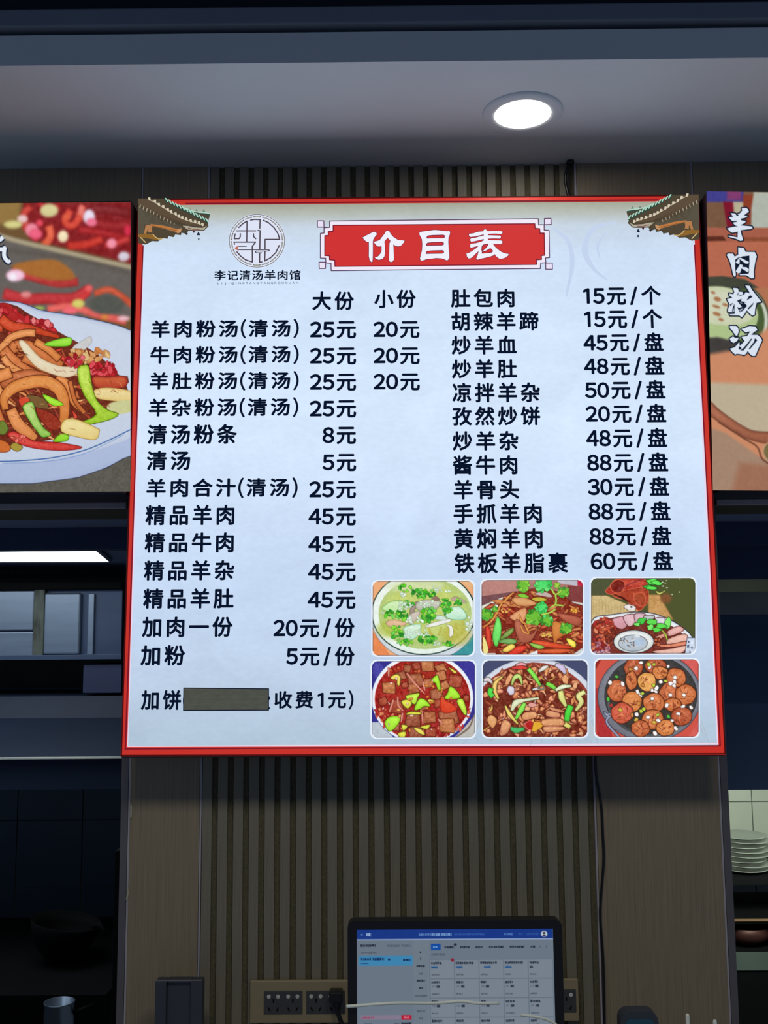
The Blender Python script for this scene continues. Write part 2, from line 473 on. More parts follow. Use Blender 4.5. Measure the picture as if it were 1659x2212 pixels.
def text_mesh(s, bold, spacing):
    V = []; Fc = []; x = 0.0; b = 0
    dirs = [(0, 0)]+[(math.cos(k*math.pi/4), math.sin(k*math.pi/4)) for k in range(8)]
    for ch in s:
        co, fa = glyph_mesh(ch)
        if ord(ch) > 0x2E80: adv, ox = spacing, x+(spacing-1.0)/2
        elif ch.isdigit() or ch in ADV:
            adv = ADV.get(ch, 0.62); w = co[:, 0].max()-co[:, 0].min(); ox = x+(adv-w)/2-co[:, 0].min()
        else:
            adv = spacing*0.62; ox = x+(adv-(co[:, 0].max()-co[:, 0].min()))/2-co[:, 0].min()
        bb = bold*(1.15 if (ch in ')(/') else 1.0)*(1.1 if ch.isdigit() and ch != '1' else 1.0)
        for dx, dy in (dirs if bold else dirs[:1]):
            V.append(co+np.array([ox+dx*bb, dy*bb])); Fc += [tuple(i+b for i in f) for f in fa]; b += len(co)
        x += adv
    me = bpy.data.meshes.new('t'); V = np.concatenate(V); me.from_pydata([(p[0], p[1], 0) for p in V], [], Fc)
    return me

def lettering(panel, s, box_px, parent, m, z=0.0012, bold=0.0285, spacing=1.14, name='lettering'):
    me = text_mesh(s, bold, spacing)
    n = len(me.vertices); co = np.zeros(n*3, np.float32); me.vertices.foreach_get('co', co); co = co.reshape(-1, 3)
    x0, x1, y0, y1 = box_px
    a = panel.uv(x0, y0); b = panel.uv(x1, y0); c = panel.uv(x0, y1); d = panel.uv(x1, y1)
    u0 = (a[0]+c[0])/2; u1 = (b[0]+d[0])/2; v1 = (a[1]+b[1])/2; v0 = (c[1]+d[1])/2
    lo = co.min(0); hi = co.max(0)
    out = np.zeros_like(co)
    out[:, 0] = u0+(co[:, 0]-lo[0])/(hi[0]-lo[0])*(u1-u0)
    out[:, 2] = v0+(co[:, 1]-lo[1])/(hi[1]-lo[1])*(v1-v0)
    out[:, 1] = -z
    me.vertices.foreach_set('co', out.ravel()); me.update()
    me.materials.clear(); me.materials.append(m); me.name = name
    o = bpy.data.objects.new(name, me); COL.objects.link(o); o.parent = parent
    return o

# ------------------------------------------------------------------ the price board
BQ = [(297, 430), (1508, 422), (262, 1632), (1568, 1632)]
BW, BH = 1.19685, 1.16534
board_rot = Matrix.Rotation(-0.00338, 4, 'Z') @ Matrix.Rotation(0.00419, 4, 'Y') @ Matrix.Rotation(-0.01738, 4, 'X')
board = thing('menu_board', 'large red framed lit price board of white ground hung on the slatted wall', 'sign')
board.matrix_world = Matrix.Translation((0.06418, -0.13, 1.65+0.34345)) @ board_rot
BP = Panel(BQ, BW, BH)
def bpt(x, y):
    u, v = BP.uv(x, y); return float(u), float(v)
bm = bmesh.new(); box(bm, (-BW/2-0.001, 0.0015, -BH/2-0.0025), (BW/2+0.001, 0.100, BH/2+0.001), 0.002)
obj('case', bm, M['case_black'], board)
red = pbsdf('frame_red')
_m, _N, _L, _P = red
_P.inputs['Base Color'].default_value = (*lin((150, 26, 22)), 1); _P.inputs['Roughness'].default_value = 0.45
_P.inputs['Emission Color'].default_value = (*lin((206, 50, 38)), 1); _P.inputs['Emission Strength'].default_value = 0.78
_m.cycles.emission_sampling = 'NONE'
fu0, fv1 = bpt(311, 442); fu1 = bpt(1495, 434)[0]; fu0 = (bpt(311, 442)[0]+bpt(274, 1613)[0])/2
fu1 = (bpt(1495, 434)[0]+bpt(1553, 1610)[0])/2; fv0 = (bpt(274, 1614)[1]+bpt(1553, 1610)[1])/2
fv1 = (bpt(311, 443)[1]+bpt(1495, 435)[1])/2
bm = bmesh.new()
for lo, hi in (((-BW/2, -0.002, fv1), (BW/2, 0.0015, BH/2)), ((-BW/2, -0.002, -BH/2), (BW/2, 0.0015, fv0)),
               ((-BW/2, -0.002, fv0), (fu0, 0.0015, fv1)), ((fu1, -0.002, fv0), (BW/2, 0.0015, fv1))):
    box(bm, lo, hi, 0.0008)
obj('frame', bm, _m, board)

# the translucent face, unevenly lit from behind
m, N, L, P = pbsdf('backlit_face')
tc = N.new('ShaderNodeTexCoord'); sp = N.new('ShaderNodeSeparateXYZ'); L.new(tc.outputs['Object'], sp.inputs[0])
mr = N.new('ShaderNodeMapRange'); mr.inputs['From Min'].default_value = fv0; mr.inputs['From Max'].default_value = fv1
L.new(sp.outputs['Z'], mr.inputs['Value'])
n1 = N.new('ShaderNodeTexNoise'); n1.inputs['Scale'].default_value = 5; n1.inputs['Detail'].default_value = 8; n1.inputs['Distortion'].default_value = 1.2
mp = N.new('ShaderNodeMapping'); mp.inputs['Scale'].default_value = (1, 1, 1.8); L.new(tc.outputs['Object'], mp.inputs['Vector']); L.new(mp.outputs[0], n1.inputs['Vector'])
n2 = N.new('ShaderNodeTexNoise'); n2.inputs['Scale'].default_value = 60; n2.inputs['Detail'].default_value = 4; n2.inputs['Distortion'].default_value = 0.6
L.new(mp.outputs[0], n2.inputs['Vector'])
rp = N.new('ShaderNodeValToRGB'); cr = rp.color_ramp
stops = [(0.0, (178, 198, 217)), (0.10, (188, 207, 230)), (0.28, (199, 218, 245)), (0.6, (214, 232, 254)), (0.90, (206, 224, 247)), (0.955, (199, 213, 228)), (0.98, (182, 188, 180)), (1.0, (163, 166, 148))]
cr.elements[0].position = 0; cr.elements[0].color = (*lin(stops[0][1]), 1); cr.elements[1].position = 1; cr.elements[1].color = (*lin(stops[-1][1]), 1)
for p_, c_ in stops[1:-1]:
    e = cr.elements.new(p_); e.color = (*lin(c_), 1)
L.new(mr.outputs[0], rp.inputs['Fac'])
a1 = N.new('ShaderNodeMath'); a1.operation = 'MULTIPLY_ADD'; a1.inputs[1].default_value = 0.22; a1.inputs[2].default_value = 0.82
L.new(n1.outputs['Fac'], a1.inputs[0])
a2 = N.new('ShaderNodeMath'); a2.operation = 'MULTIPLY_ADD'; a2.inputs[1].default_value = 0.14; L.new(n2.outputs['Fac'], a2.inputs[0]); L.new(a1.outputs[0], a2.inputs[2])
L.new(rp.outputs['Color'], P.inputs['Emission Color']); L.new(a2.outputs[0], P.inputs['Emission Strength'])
P.inputs['Base Color'].default_value = (0.02, 0.02, 0.02, 1); P.inputs['Roughness'].default_value = 0.5; P.inputs['Specular IOR Level'].default_value = 0.1
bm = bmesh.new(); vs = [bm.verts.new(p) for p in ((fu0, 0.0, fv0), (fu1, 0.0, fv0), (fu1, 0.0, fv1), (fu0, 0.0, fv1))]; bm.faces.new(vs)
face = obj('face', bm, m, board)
face.data.flip_normals() if face.data.polygons[0].normal.y > 0 else None
INK = print_mat('ink_navy', 1.0)
m, N, L, P = pbsdf('ink'); INK = m
P.inputs['Base Color'].default_value = (0.004, 0.008, 0.02, 1); P.inputs['Roughness'].default_value = 0.7; P.inputs['Specular IOR Level'].default_value = 0.05
P.inputs['Emission Color'].default_value = (*lin((8, 20, 44)), 1); P.inputs['Emission Strength'].default_value = 0.8; m.cycles.emission_sampling = 'NONE'

# thin pale rim round the face, faint printed swirls
fl = Flat(BP)
def rim(a, b, c, d, w, col, z):
    fl.stroke([a, b], w, col, z, join=False); fl.stroke([b, c], w, col, z, join=False); fl.stroke([c, d], w, col, z, join=False); fl.stroke([d, a], w, col, z, join=False)
fl.stroke([(275.5, 1612), (1551, 1608.5)], 4, (238, 214, 232), 0.0003, join=False)
fl.stroke([(307, 600), (276, 1613)], 3.5, (232, 214, 236), 0.0003, join=False)
fl.stroke([(1497, 530), (1551.5, 1610)], 3.5, (232, 214, 236), 0.0003, join=False)
MR, DR = (122, 18, 38), (66, 4, 8)
for q in ([(270.5, 1616), (1557, 1612.5)], [(308.5, 530), (272.5, 1616)], [(1498.5, 530), (1556, 1612)], [(400, 440.5), (1420, 433.5)]): fl.stroke(q, 3.0, MR, 0.0024, join=False)
for q in ([(262, 1630), (1568, 1629.5)], [(298.5, 431), (264, 1630)], [(1506.5, 424), (1566.5, 1630)], [(297, 431.5), (1507, 423.5)]): fl.stroke(q, 3.0, DR, 0.0024, join=False)
def swirl(pts, w, col): fl.stroke(sm(pts, 4, False), w, col, 0.0002)
SWC = (196, 211, 238)
swirl([(1195, 495), (1225, 520), (1235, 570), (1222, 640)], [4, 9, 10, 4], SWC)
swirl([(1330, 480), (1280, 495), (1262, 540), (1280, 580), (1310, 605)], [3, 8, 14, 8, 3], SWC)
swirl([(1310, 500), (1290, 530), (1295, 560)], [2, 6, 2], SWC)
GY = (172, 186, 200)
for q in ([(1516, 1560), (1530, 1600), (1534, 1612)], [(1277, 1545), (1288, 1580), (1292, 1611)], [(1271, 1548), (1284, 1570)], [(1262, 1597), (1278, 1604)],
          [(1150, 1594), (1146, 1611)], [(1170, 1594), (1171, 1606)], [(1056, 1600), (1080, 1594)], [(1024, 1588), (1034, 1602)], [(1000, 1606), (1012, 1594)],
          [(1030, 1540), (1042, 1566)], [(1035, 1560), (1028, 1585)], [(1212, 1594), (1224, 1606)], [(1240, 1594), (1252, 1604)], [(1512, 1565), (1520, 1590)]):
    fl.stroke(q, 1.6, GY, 0.0003)
fl.poly([(1270, 1556), (1290, 1570), (1284, 1600), (1272, 1590)], (186, 198, 210), 0.00025)
fl.poly([(1022, 1560), (1042, 1552), (1040, 1570), (1026, 1580)], (188, 200, 212), 0.00025)
fl.build('background_print', PRINT, face)

ROWS = [
 ('大份', (673.3, 763.4, 629.6, 670.3)), ('小份', (807, 897, 626, 666)),
 ('羊肉粉汤(清汤)', (325.8, 644.5, 690, 731)), ('25元', (668.4, 768.3, 694, 732)), ('20元', (805, 905, 694.3, 731.3)),
 ('牛肉粉汤(清汤)', (324.3, 644.5, 746, 787)), ('25元', (668.4, 768.5, 751, 788.4)), ('20元', (805.3, 905.6, 751, 788)),
 ('羊肚粉汤(清汤)', (322.8, 644.5, 802.4, 843.5)), ('25元', (668.4, 768.5, 807.4, 845)), ('20元', (805.5, 906, 807, 844.5)),
 ('羊杂粉汤(清汤)', (321.3, 643.7, 859, 901.3)), ('25元', (668, 768.8, 864.7, 902.7)),
 ('清汤粉条', (318.2, 511.5, 916, 959)), ('8元', (695.7, 768.5, 922, 960)),
 ('清汤', (316.7, 411, 973.3, 1015.3)), ('5元', (695.7, 769, 980.5, 1018.5)),
 ('羊肉合汁(清汤)', (316.7, 642.6, 1031.8, 1075.5)), ('25元', (667.3, 768.7, 1038.7, 1077.4)),
 ('精品羊肉', (314.4, 506.2, 1090, 1133.8)), ('45元', (666, 768.3, 1097, 1136)),
 ('精品牛肉', (313, 505, 1149.4, 1193)), ('45元', (665.8, 768.3, 1156.6, 1195.7)),
 ('精品羊杂', (311.4, 506, 1209.4, 1253)), ('45元', (665.4, 768.3, 1216.2, 1255.3)),
 ('精品羊肚', (310, 505, 1270, 1314)), ('45元', (664.6, 768, 1276.6, 1315.7)),
 ('加肉一份', (307.6, 503, 1331, 1375.4)), ('20元/份', (590.5, 766.4, 1334.3, 1377.3)),
 ('加粉', (304.6, 400.6, 1392.4, 1436.5)), ('5元/份', (618.3, 766.4, 1395.5, 1438.4)),
 ('加饼', (305.7, 392.3, 1489.3, 1532.6)), ('(', (396, 402, 1489, 1534)), ('费', (541, 584.5, 1490, 1532)), ('收费1元)', (593.2, 764, 1490.8, 1532.6)),
 ('肚包肉', (972.5, 1110, 624.4, 665)), ('15元/个', (1258.4, 1426.6, 618.5, 660.2)),
 ('胡辣羊蹄', (973.5, 1162, 674, 715.5)), ('15元/个', (1260.6, 1429, 668.4, 710.7)),
 ('炒羊血', (974, 1114.8, 725.3, 766.7)), ('45元/盘', (1259, 1432, 719.5, 761)),
 ('炒羊肚', (974.8, 1115.8, 776.4, 818)), ('48元/盘', (1260.3, 1434, 770.2, 812.2)),
 ('凉拌羊杂', (975.8, 1165.3, 826.9, 869.9)), ('50元/盘', (1262.3, 1436.4, 822, 863.7)),
 ('孜然炒饼', (975.8, 1166.2, 878.3, 920)), ('20元/盘', (1264, 1438.4, 873.4, 915)),
 ('炒羊杂', (976.8, 1119, 931.6, 974)), ('48元/盘', (1265.5, 1440.3, 925, 968.4)),
 ('酱牛肉', (977.8, 1116.8, 983.7, 1026)), ('88元/盘', (1267.5, 1442.6, 978, 1021)),
 ('羊骨头', (979, 1120.7, 1036.7, 1079)), ('30元/盘', (1268.8, 1444.9, 1030.2, 1073.8)),
 ('手抓羊肉', (979, 1170, 1088, 1131.8)), ('88元/盘', (1270.7, 1447.8, 1083.3, 1127)),
 ('黄焖羊肉', (980, 1171.8, 1141.5, 1185.5)), ('88元/盘', (1272.7, 1450, 1137, 1180.6)),
 ('铁板羊脂裹', (981, 1226.5, 1194.6, 1239)), ('60元/盘', (1275.3, 1453.3, 1190.7, 1234.6)),
]
for s_, b_ in ROWS: lettering(BP, s_, b_, face, INK)
lettering(BP, '李记清汤羊肉馆', (462, 648, 583.5, 605.5), face, INK, bold=0.02, spacing=1.05)
lettering(BP, 'LIJIQINGTANGYANGROUGUAN', (469, 643, 609.8, 615.2), face, INK, bold=0.01, spacing=1.7)

# ---- title plaque
Zt = lambda pts: [(660+x/5.925, 460+y/5.925) for x, y in pts]
Zr = lambda pts: [(930+x/5.925, 460+y/5.925) for x, y in pts]
fl = Flat(BP)
outer = Zt([(300, 105), (300, 185), (228, 190), (228, 258), (182, 262), (182, 578), (250, 580), (252, 640), (318, 645), (320, 740)]) + Zr([(1398, 715), (1402, 645), (1468, 640), (1462, 580), (1515, 575), (1508, 228), (1445, 222), (1445, 155), (1375, 155), (1370, 78)])
fl.poly(outer, (240, 232, 246), 0.0004)
for k in range(len(outer)):
    fl.stroke([outer[k-1], outer[k]], 2.0, (78, 48, 84), 0.0008)
inner = Zt([(345, 160), (345, 235), (283, 240), (283, 290), (238, 292), (238, 546), (298, 550), (300, 600), (366, 606), (368, 685)]) + Zr([(1350, 662), (1345, 603), (1412, 598), (1410, 548), (1452, 545), (1446, 262), (1392, 262), (1388, 205), (1330, 200), (1325, 142)])
fl.poly(inner, (208, 50, 50), 0.0006)
for k in range(len(inner)): fl.stroke([inner[k-1], inner[k]], 2.2, (120, 18, 44), 0.0009)
for q in (Zt([(143, 103), (225, 103), (228, 183), (143, 183)]), Zt([(165, 632), (250, 632), (248, 712), (168, 712)]),
          Zr([(1448, 75), (1532, 73), (1535, 152), (1448, 155)]), Zr([(1465, 645), (1550, 645), (1552, 725), (1466, 725)])):
    fl.poly(q, (232, 224, 244), 0.0007)
    for k in range(4): fl.stroke([q[k-1], q[k]], 2.0, (88, 50, 86), 0.0010)
WH, PU = (240, 240, 252), (112, 22, 66)
def glyph(pts, holes=(), hc=(208, 50, 50)):
    fl.poly(pts, WH, 0.0013, holes)
    for k in range(len(pts)): fl.stroke([pts[k-1], pts[k]], 2.0, PU, 0.0011)
    for h in holes:
        for k in range(len(h)): fl.stroke([h[k-1], h[k]], 1.5, PU, 0.0014)
glyph(Zt([(722, 318), (770, 290), (830, 260), (868, 242), (895, 252), (903, 278), (880, 305), (858, 340), (852, 372), (853, 450), (852, 560), (848, 625), (836, 632), (815, 612), (802, 560), (803, 460), (802, 372), (775, 372), (745, 350)]))
glyph(Zt([(1020, 238), (1040, 228), (1062, 236), (1080, 272), (1120, 315), (1175, 350), (1235, 355), (1258, 358), (1245, 385), (1215, 420), (1180, 432), (1145, 425), (1115, 405), (1118, 470), (1122, 560), (1122, 600), (1105, 625), (1082, 632), (1062, 618), (1060, 560), (1064, 470), (1066, 395), (1078, 360), (1060, 340), (1044, 324), (1025, 338), (1000, 370), (1006, 430), (1010, 500), (1000, 560), (975, 592), (930, 602), (895, 592), (878, 572), (915, 562), (945, 530), (965, 490), (965, 430), (920, 432), (895, 415), (870, 385), (868, 372), (910, 362), (945, 345), (975, 305), (1005, 265)]))
# 目
def Zm(pts): return [(660+x/5.925, 460+y/5.925) for x, y in pts]
mu = Zm([(1450, 248), (1500, 240), (1560, 232), (1640, 222)])+Zr([(40, 222), (120, 228), (200, 238), (228, 234), (242, 248), (235, 285), (220, 320), (218, 380), (222, 450), (230, 520), (232, 575), (215, 605), (195, 610), (165, 595), (130, 585), (60, 580)])+Zm([(1600, 590), (1540, 595), (1490, 612), (1468, 612), (1455, 590), (1468, 540), (1482, 480), (1486, 400), (1480, 340), (1462, 305), (1448, 280)])
def slot(y0, y1, xa, xb):
    return Zm([(xa+14, y0+6), (xa+70, y0)])+Zr([(xb-20, y0-4), (xb, y0+6), (xb-2, y1-10), (xb-20, y1-2)])+Zm([(xa+60, y1), (xa, y1+2), (xa, y0+20)])
glyph(mu, [slot(290, 325, 1545, 172), slot(382, 418, 1540, 158), slot(488, 522, 1535, 160)])
# 表
bi = Zr([(482, 272), (540, 265), (600, 245), (660, 240), (670, 225), (688, 210), (705, 222), (722, 238), (800, 235), (880, 236), (908, 240), (910, 262), (900, 272), (820, 268), (740, 270), (722, 278), (728, 290), (800, 292), (870, 294), (890, 298), (890, 318), (880, 332), (800, 330), (735, 332), (722, 342), (730, 352), (800, 354), (880, 356), (908, 360), (910, 385), (898, 402), (850, 402), (790, 402), (810, 430), (850, 470), (900, 505), (960, 525), (990, 530), (985, 548), (950, 575), (900, 592), (870, 588), (840, 568), (810, 530), (800, 545), (760, 560), (700, 575), (640, 588), (590, 602), (575, 590), (590, 560), (600, 520), (608, 490), (570, 525), (530, 565), (500, 585), (475, 585), (458, 565), (450, 520), (468, 522), (520, 495), (570, 460), (608, 425), (560, 435), (510, 450), (498, 440), (498, 410), (510, 398), (570, 392), (640, 372), (672, 355), (672, 338), (620, 350), (560, 365), (510, 372), (497, 352), (505, 332), (570, 320), (640, 300), (672, 292), (672, 278), (620, 290), (560, 305), (500, 310), (484, 296)])
h1 = Zr([(650, 430), (670, 412), (700, 405), (728, 405), (715, 430), (690, 460), (672, 475), (655, 490), (645, 480)])
h2 = Zr([(650, 520), (652, 500), (690, 495), (730, 475), (755, 458), (775, 475), (788, 494), (770, 508), (720, 515)])
glyph(bi, [h1, h2])
fl.build('title_plaque', PRINT, face)

# ---- round emblem
fl = Flat(BP)
Zg = lambda pts: [(480+x/9.76, 450+y/9.76) for x, y in pts]
def circ(cx, cy, r, a0=0, a1=360, n=48): return [(cx+r*math.cos(math.radians(a0+(a1-a0)*k/n)), cy+r*math.sin(math.radians(a0+(a1-a0)*k/n))*0.955) for k in range(n+1)]
CC = (720, 685); DK = (76, 66, 78); OL = (96, 96, 82)
fl.poly(Zg(circ(*CC, 600, n=40)), (222, 228, 246), 0.0002)
fl.stroke(Zg(circ(*CC, 582)), 1.3, OL, 0.0006)
for k in range(18):
    a = k*20+3
    fl.stroke(Zg(circ(*CC, 535, a, a+15, 5)), 2.6, OL, 0.0006)
    fl.stroke(Zg(circ(*CC, 535, a+1.5, a+13.5, 5)), 0.9, (206, 206, 200), 0.0008)
E_ = lambda q, w=2.7, c=DK: fl.stroke(Zg(q), w, c, 0.0007)
E_([(335, 405), (420, 325), (510, 270), (508, 480), (505, 710)]); E_([(285, 475), (695, 475)]); E_([(585, 250), (660, 235), (785, 238), (780, 420)])
E_([(740, 468), (785, 470), (780, 870)]); E_([(262, 540), (240, 640), (345, 638), (368, 600), (368, 535)]); E_([(645, 535), (652, 600), (695, 640)])
E_([(245, 760), (238, 712), (690, 712), (622, 800), (625, 1130)]); E_([(500, 800), (330, 802)], 1.8); E_([(300, 872), (960, 872), (985, 885), (960, 902), (700, 902), (688, 922), (710, 938), (820, 938)], 1.9)
fl.poly(Zg([(330, 795), (280, 810), (252, 840), (275, 872), (330, 878), (318, 850), (322, 820)]), (196, 108, 92), 0.0009)
E_([(300, 918), (380, 1010), (480, 1085), (625, 1132)]); E_([(778, 940), (775, 1135), (825, 1130)]); E_([(890, 905), (885, 1112), (1010, 1040), (1120, 930), (1188, 785)])
E_([(850, 252), (960, 300), (1080, 410), (1160, 530), (1198, 655), (890, 655), (890, 870)])
fl.build('emblem', PRINT, face)

# ---- temple eaves in both upper corners
Ze = lambda pts: [(290+x/8.295, 410+y/8.295) for x, y in pts]
for mir in (False, True):
    fl = Flat(BP, mir)
    body = Ze([(62, 160), (520, 165), (640, 262), (800, 300), (900, 340), (1150, 420), (1340, 430), (1345, 470), (1310, 600), (1325, 660), (1240, 740), (1100, 745), (960, 740), (940, 800), (840, 775), (830, 820), (730, 805), (700, 855), (610, 835), (590, 885), (515, 870), (420, 930), (310, 925), (280, 945), (200, 985), (130, 975), (62, 960)])
    fl.poly(body, (78, 68, 52), 0.0026)
    fl.poly(Ze([(62, 175), (260, 175), (420, 290), (700, 430), (960, 560), (1180, 600), (1180, 650), (1000, 640), (600, 540), (250, 360), (62, 250)]), (92, 76, 58), 0.0028)
    fl.poly(Ze([(62, 300), (250, 420), (500, 560), (850, 640), (850, 720), (780, 790), (300, 640), (180, 620), (170, 780), (62, 800)]), (88, 82, 68), 0.0028)
    for k in range(7): fl.stroke(Ze([(80+k*30, 300+k*46), (860, 600+k*12)]), 0.7, (70, 58, 42), 0.0029, False)
    # orange beam and brackets
    fl.poly(Ze([(290, 620), (520, 650), (800, 720), (780, 770), (520, 700), (300, 655)]), (190, 122, 66), 0.0030)
    fl.stroke(Ze([(310, 650), (780, 745)]), 0.9, (120, 70, 30), 0.0031)
    fl.poly(Ze([(200, 640), (330, 640), (310, 700), (320, 770), (250, 770), (245, 700), (210, 790), (170, 790), (190, 700)]), (178, 124, 78), 0.0031)
    fl.poly(Ze([(62, 800), (200, 790), (330, 800), (430, 880), (520, 880), (420, 910), (200, 870), (62, 850)]), (140, 100, 44), 0.0030)
    fl.stroke(Ze([(330, 800), (370, 850), (440, 890), (510, 885)]), 2.0, (206, 176, 120), 0.0031)
    fl.stroke(Ze([(110, 860), (150, 900), (200, 950)]), 2.0, (214, 186, 130), 0.0031)
    fl.poly(Ze([(860, 650), (960, 655), (1060, 680), (1220, 690), (1300, 650), (1240, 725), (1080, 730), (950, 720)]), (176, 168, 150), 0.0030)
    fl.poly(Ze([(780, 710), (845, 695), (830, 760), (780, 790), (750, 770)]), (196, 146, 100), 0.0031)
    fl.stroke(Ze([(960, 690), (1060, 720), (1160, 715)]), 1.5, (120, 60, 60), 0.0032)
    # white eave tiles and round rafter ends
    wt = [(270, 170), (370, 215), (440, 270), (520, 310), (600, 360), (660, 400), (740, 440), (800, 480), (860, 510), (930, 530), (1010, 560), (1090, 580), (1160, 600), (1220, 630)]
    for i, (x, y) in enumerate(wt):
        fl.poly(Ze([(x-30, y-25), (x+12, y-28), (x+20, y+20), (x-5, y+32), (x-22, y+8)]), (214, 204, 180), 0.0032)
        if i: fl.stroke(Ze([(wt[i-1][0], wt[i-1][1]+18), (x, y+18)]), 1.5, (196, 184, 160), 0.0031)
    for k in range(11):
        x = 105+k*61; y = 300+k*32
        fl.stroke(Ze([(x, y-20), (x-8, y+22)]), 2.6-k*0.12, (160, 150, 130), 0.0032)
    # green ridge tiles
    for k in range(13):
        x = 540+k*60; y = 165+k*30
        fl.stroke(Ze([(x, y), (x+25, y+25), (x+45, y+68)]), 3.6, (22, 70, 62), 0.0030)
        fl.stroke(Ze([(x+16, y-2), (x+38, y+22), (x+52, y+52)]), 2.8, (176, 216, 196), 0.0032)
    fl.stroke(Ze([(1130, 430), (1240, 440), (1340, 455)]), 1.8, (30, 80, 74), 0.0033)
    fl.stroke(Ze([(880, 330), (1050, 395), (1200, 410), (1335, 432)]), 2.2, (176, 216, 196), 0.0032)
    for x, y in ((1000, 370), (1110, 375), (1240, 380)): fl.poly(Ze([(x-25, y+20), (x-5, y-30), (x+10, y-5), (x+30, y+25)]), (110, 140, 120), 0.0030)
    # hanging bell
    fl.poly(Ze([(1145, 755), (1165, 790), (1175, 822), (1115, 822), (1125, 790)]), (24, 34, 60), 0.0030)
    fl.rect(*Ze([(1138, 872)])[0], *Ze([(1162, 912)])[0], (24, 34, 60), 0.0030)
    fl.poly(Ze([(1040, 740), (1080, 745), (1070, 778), (1045, 775)]), (70, 24, 40), 0.0030)
    fl.poly(Ze([(900, 780), (960, 790), (930, 822)]), (30, 36, 56), 0.0030)
    fl.build('eaves_print', PRINT, face)

# ---- grey tape patch over part of the last line (lies on the board, a thing of its own)
tq = [bpt(*p) for p in ((398, 1534.5), (581, 1534), (581.5, 1487), (398.5, 1485))]
bm = bmesh.new()
for y in (0, 0.0008): pass
vt = [bm.verts.new((u, -0.0042, v)) for u, v in tq]; vb = [bm.verts.new((u, -0.0030, v)) for u, v in tq]
bm.faces.new(vt); bm.faces.new(vb[::-1])
for k in range(4): bm.faces.new((vt[k-1], vt[k], vb[k], vb[k-1]))
_m, _N, _L, _P = pbsdf('tape_dark')
tn = _N.new('ShaderNodeTexNoise'); tn.inputs['Scale'].default_value = 9; rpp = _N.new('ShaderNodeValToRGB')
rpp.color_ramp.elements[0].color = (*lin((60, 64, 56)), 1); rpp.color_ramp.elements[1].color = (*lin((84, 86, 78)), 1)
_L.new(tn.outputs['Fac'], rpp.inputs['Fac']); _L.new(rpp.outputs['Color'], _P.inputs['Base Color']); _P.inputs['Roughness'].default_value = 0.8
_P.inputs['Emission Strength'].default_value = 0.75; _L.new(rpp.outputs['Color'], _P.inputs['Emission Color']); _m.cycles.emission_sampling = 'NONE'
tape = obj('tape_patch', bm, _m)
tape.matrix_world = board.matrix_world.copy()
tag(tape, 'grey tape patch stuck over words in the last line of the price board', 'tape')
bm = bmesh.new()
def bar(x0, y0, x1, y1, w):
    (a, b), (c, d) = bpt(x0, y0), bpt(x1, y1); t = Vector((c-a, 0, d-b)).normalized(); n = Vector((-t.z, 0, t.x))*w
    q = [Vector((a, -0.0043, b))+n, Vector((c, -0.0043, d))+n, Vector((c, -0.0043, d))-n, Vector((a, -0.0043, b))-n]
    r = [p+Vector((0, 0.0012, 0)) for p in q]
    A = [bm.verts.new(p) for p in q]; B = [bm.verts.new(p) for p in r]
    bm.faces.new(A); bm.faces.new(B[::-1])
    for k in range(4): bm.faces.new((A[k-1], A[k], B[k], B[k-1]))
for q in ((398, 1485, 581, 1487), (398, 1533, 581, 1533), (398.5, 1485, 398, 1534), (581, 1486, 581, 1534)): bar(*q, 0.0009)
obj('edge', bm, INK, tape)
# ------------------------------------------------------------------ the six dish pictures on the board
R_ = random.Random(11)
def pic(name, x0, y0, x1, y1, bg): return Canvas(x0, y0, x1, y1, bg, 1.1)
def ru(a, b): return R_.uniform(a, b)
def pale_rim(x0, y0, x1, y1):
    fl = Flat(BP); pts = []
    for cx, cy, a0 in ((x1-10, y0+10, 270), (x1-10, y1-10, 0), (x0+10, y1-10, 90), (x0+10, y0+10, 180)):
        pts += [(cx+13*math.cos(math.radians(a0+k*18)), cy+13*math.sin(math.radians(a0+k*18))) for k in range(6)]
    fl.poly(pts, (232, 240, 250), 0.0004); fl.build('picture_rim', PRINT, face)

# 1: clear soup with greens
c = pic('soup', 805, 1255.5, 1022.5, 1416, (238, 172, 122)); c.zoom(790, 1235, 6.636)
c.shape([(1150, 900), (1600, 780), (1600, 1250), (1150, 1250)], (62, 150, 156)); c.shape([(1300, 100), (1600, 100), (1600, 240), (1480, 230)], (230, 180, 130))
c.shape([(90, 850), (230, 1000), (350, 1200), (90, 1200)], (232, 138, 84))
c.ell(840, 640, 760, 640, (206, 214, 222), ol=(90, 96, 110), ow=0.8)
c.ell(830, 590, 735, 590, (226, 238, 230), ol=(8, 46, 34), ow=2.2, hi=(236, 244, 236), hw=4)
c.ell(850, 600, 668, 512, (180, 202, 128), hi=(190, 208, 104), hw=22)
c.ell(850, 560, 560, 400, (198, 210, 120), soft=8, alpha=0.6); c.ell(700, 200, 420, 90, (216, 226, 190), soft=6, alpha=0.7)
c.ell(1300, 900, 200, 160, (186, 180, 72), soft=8, alpha=0.8); c.ell(320, 820, 160, 120, (176, 190, 70), soft=6, alpha=0.7)
for _ in range(26): c.line([(ru(250, 1400), ru(160, 1000)) for _ in range(1)]*1+[(ru(250, 1400), ru(160, 1000)), (ru(250, 1400), ru(160, 1000))], 1.0, (212, 220, 130), alpha=0.35)
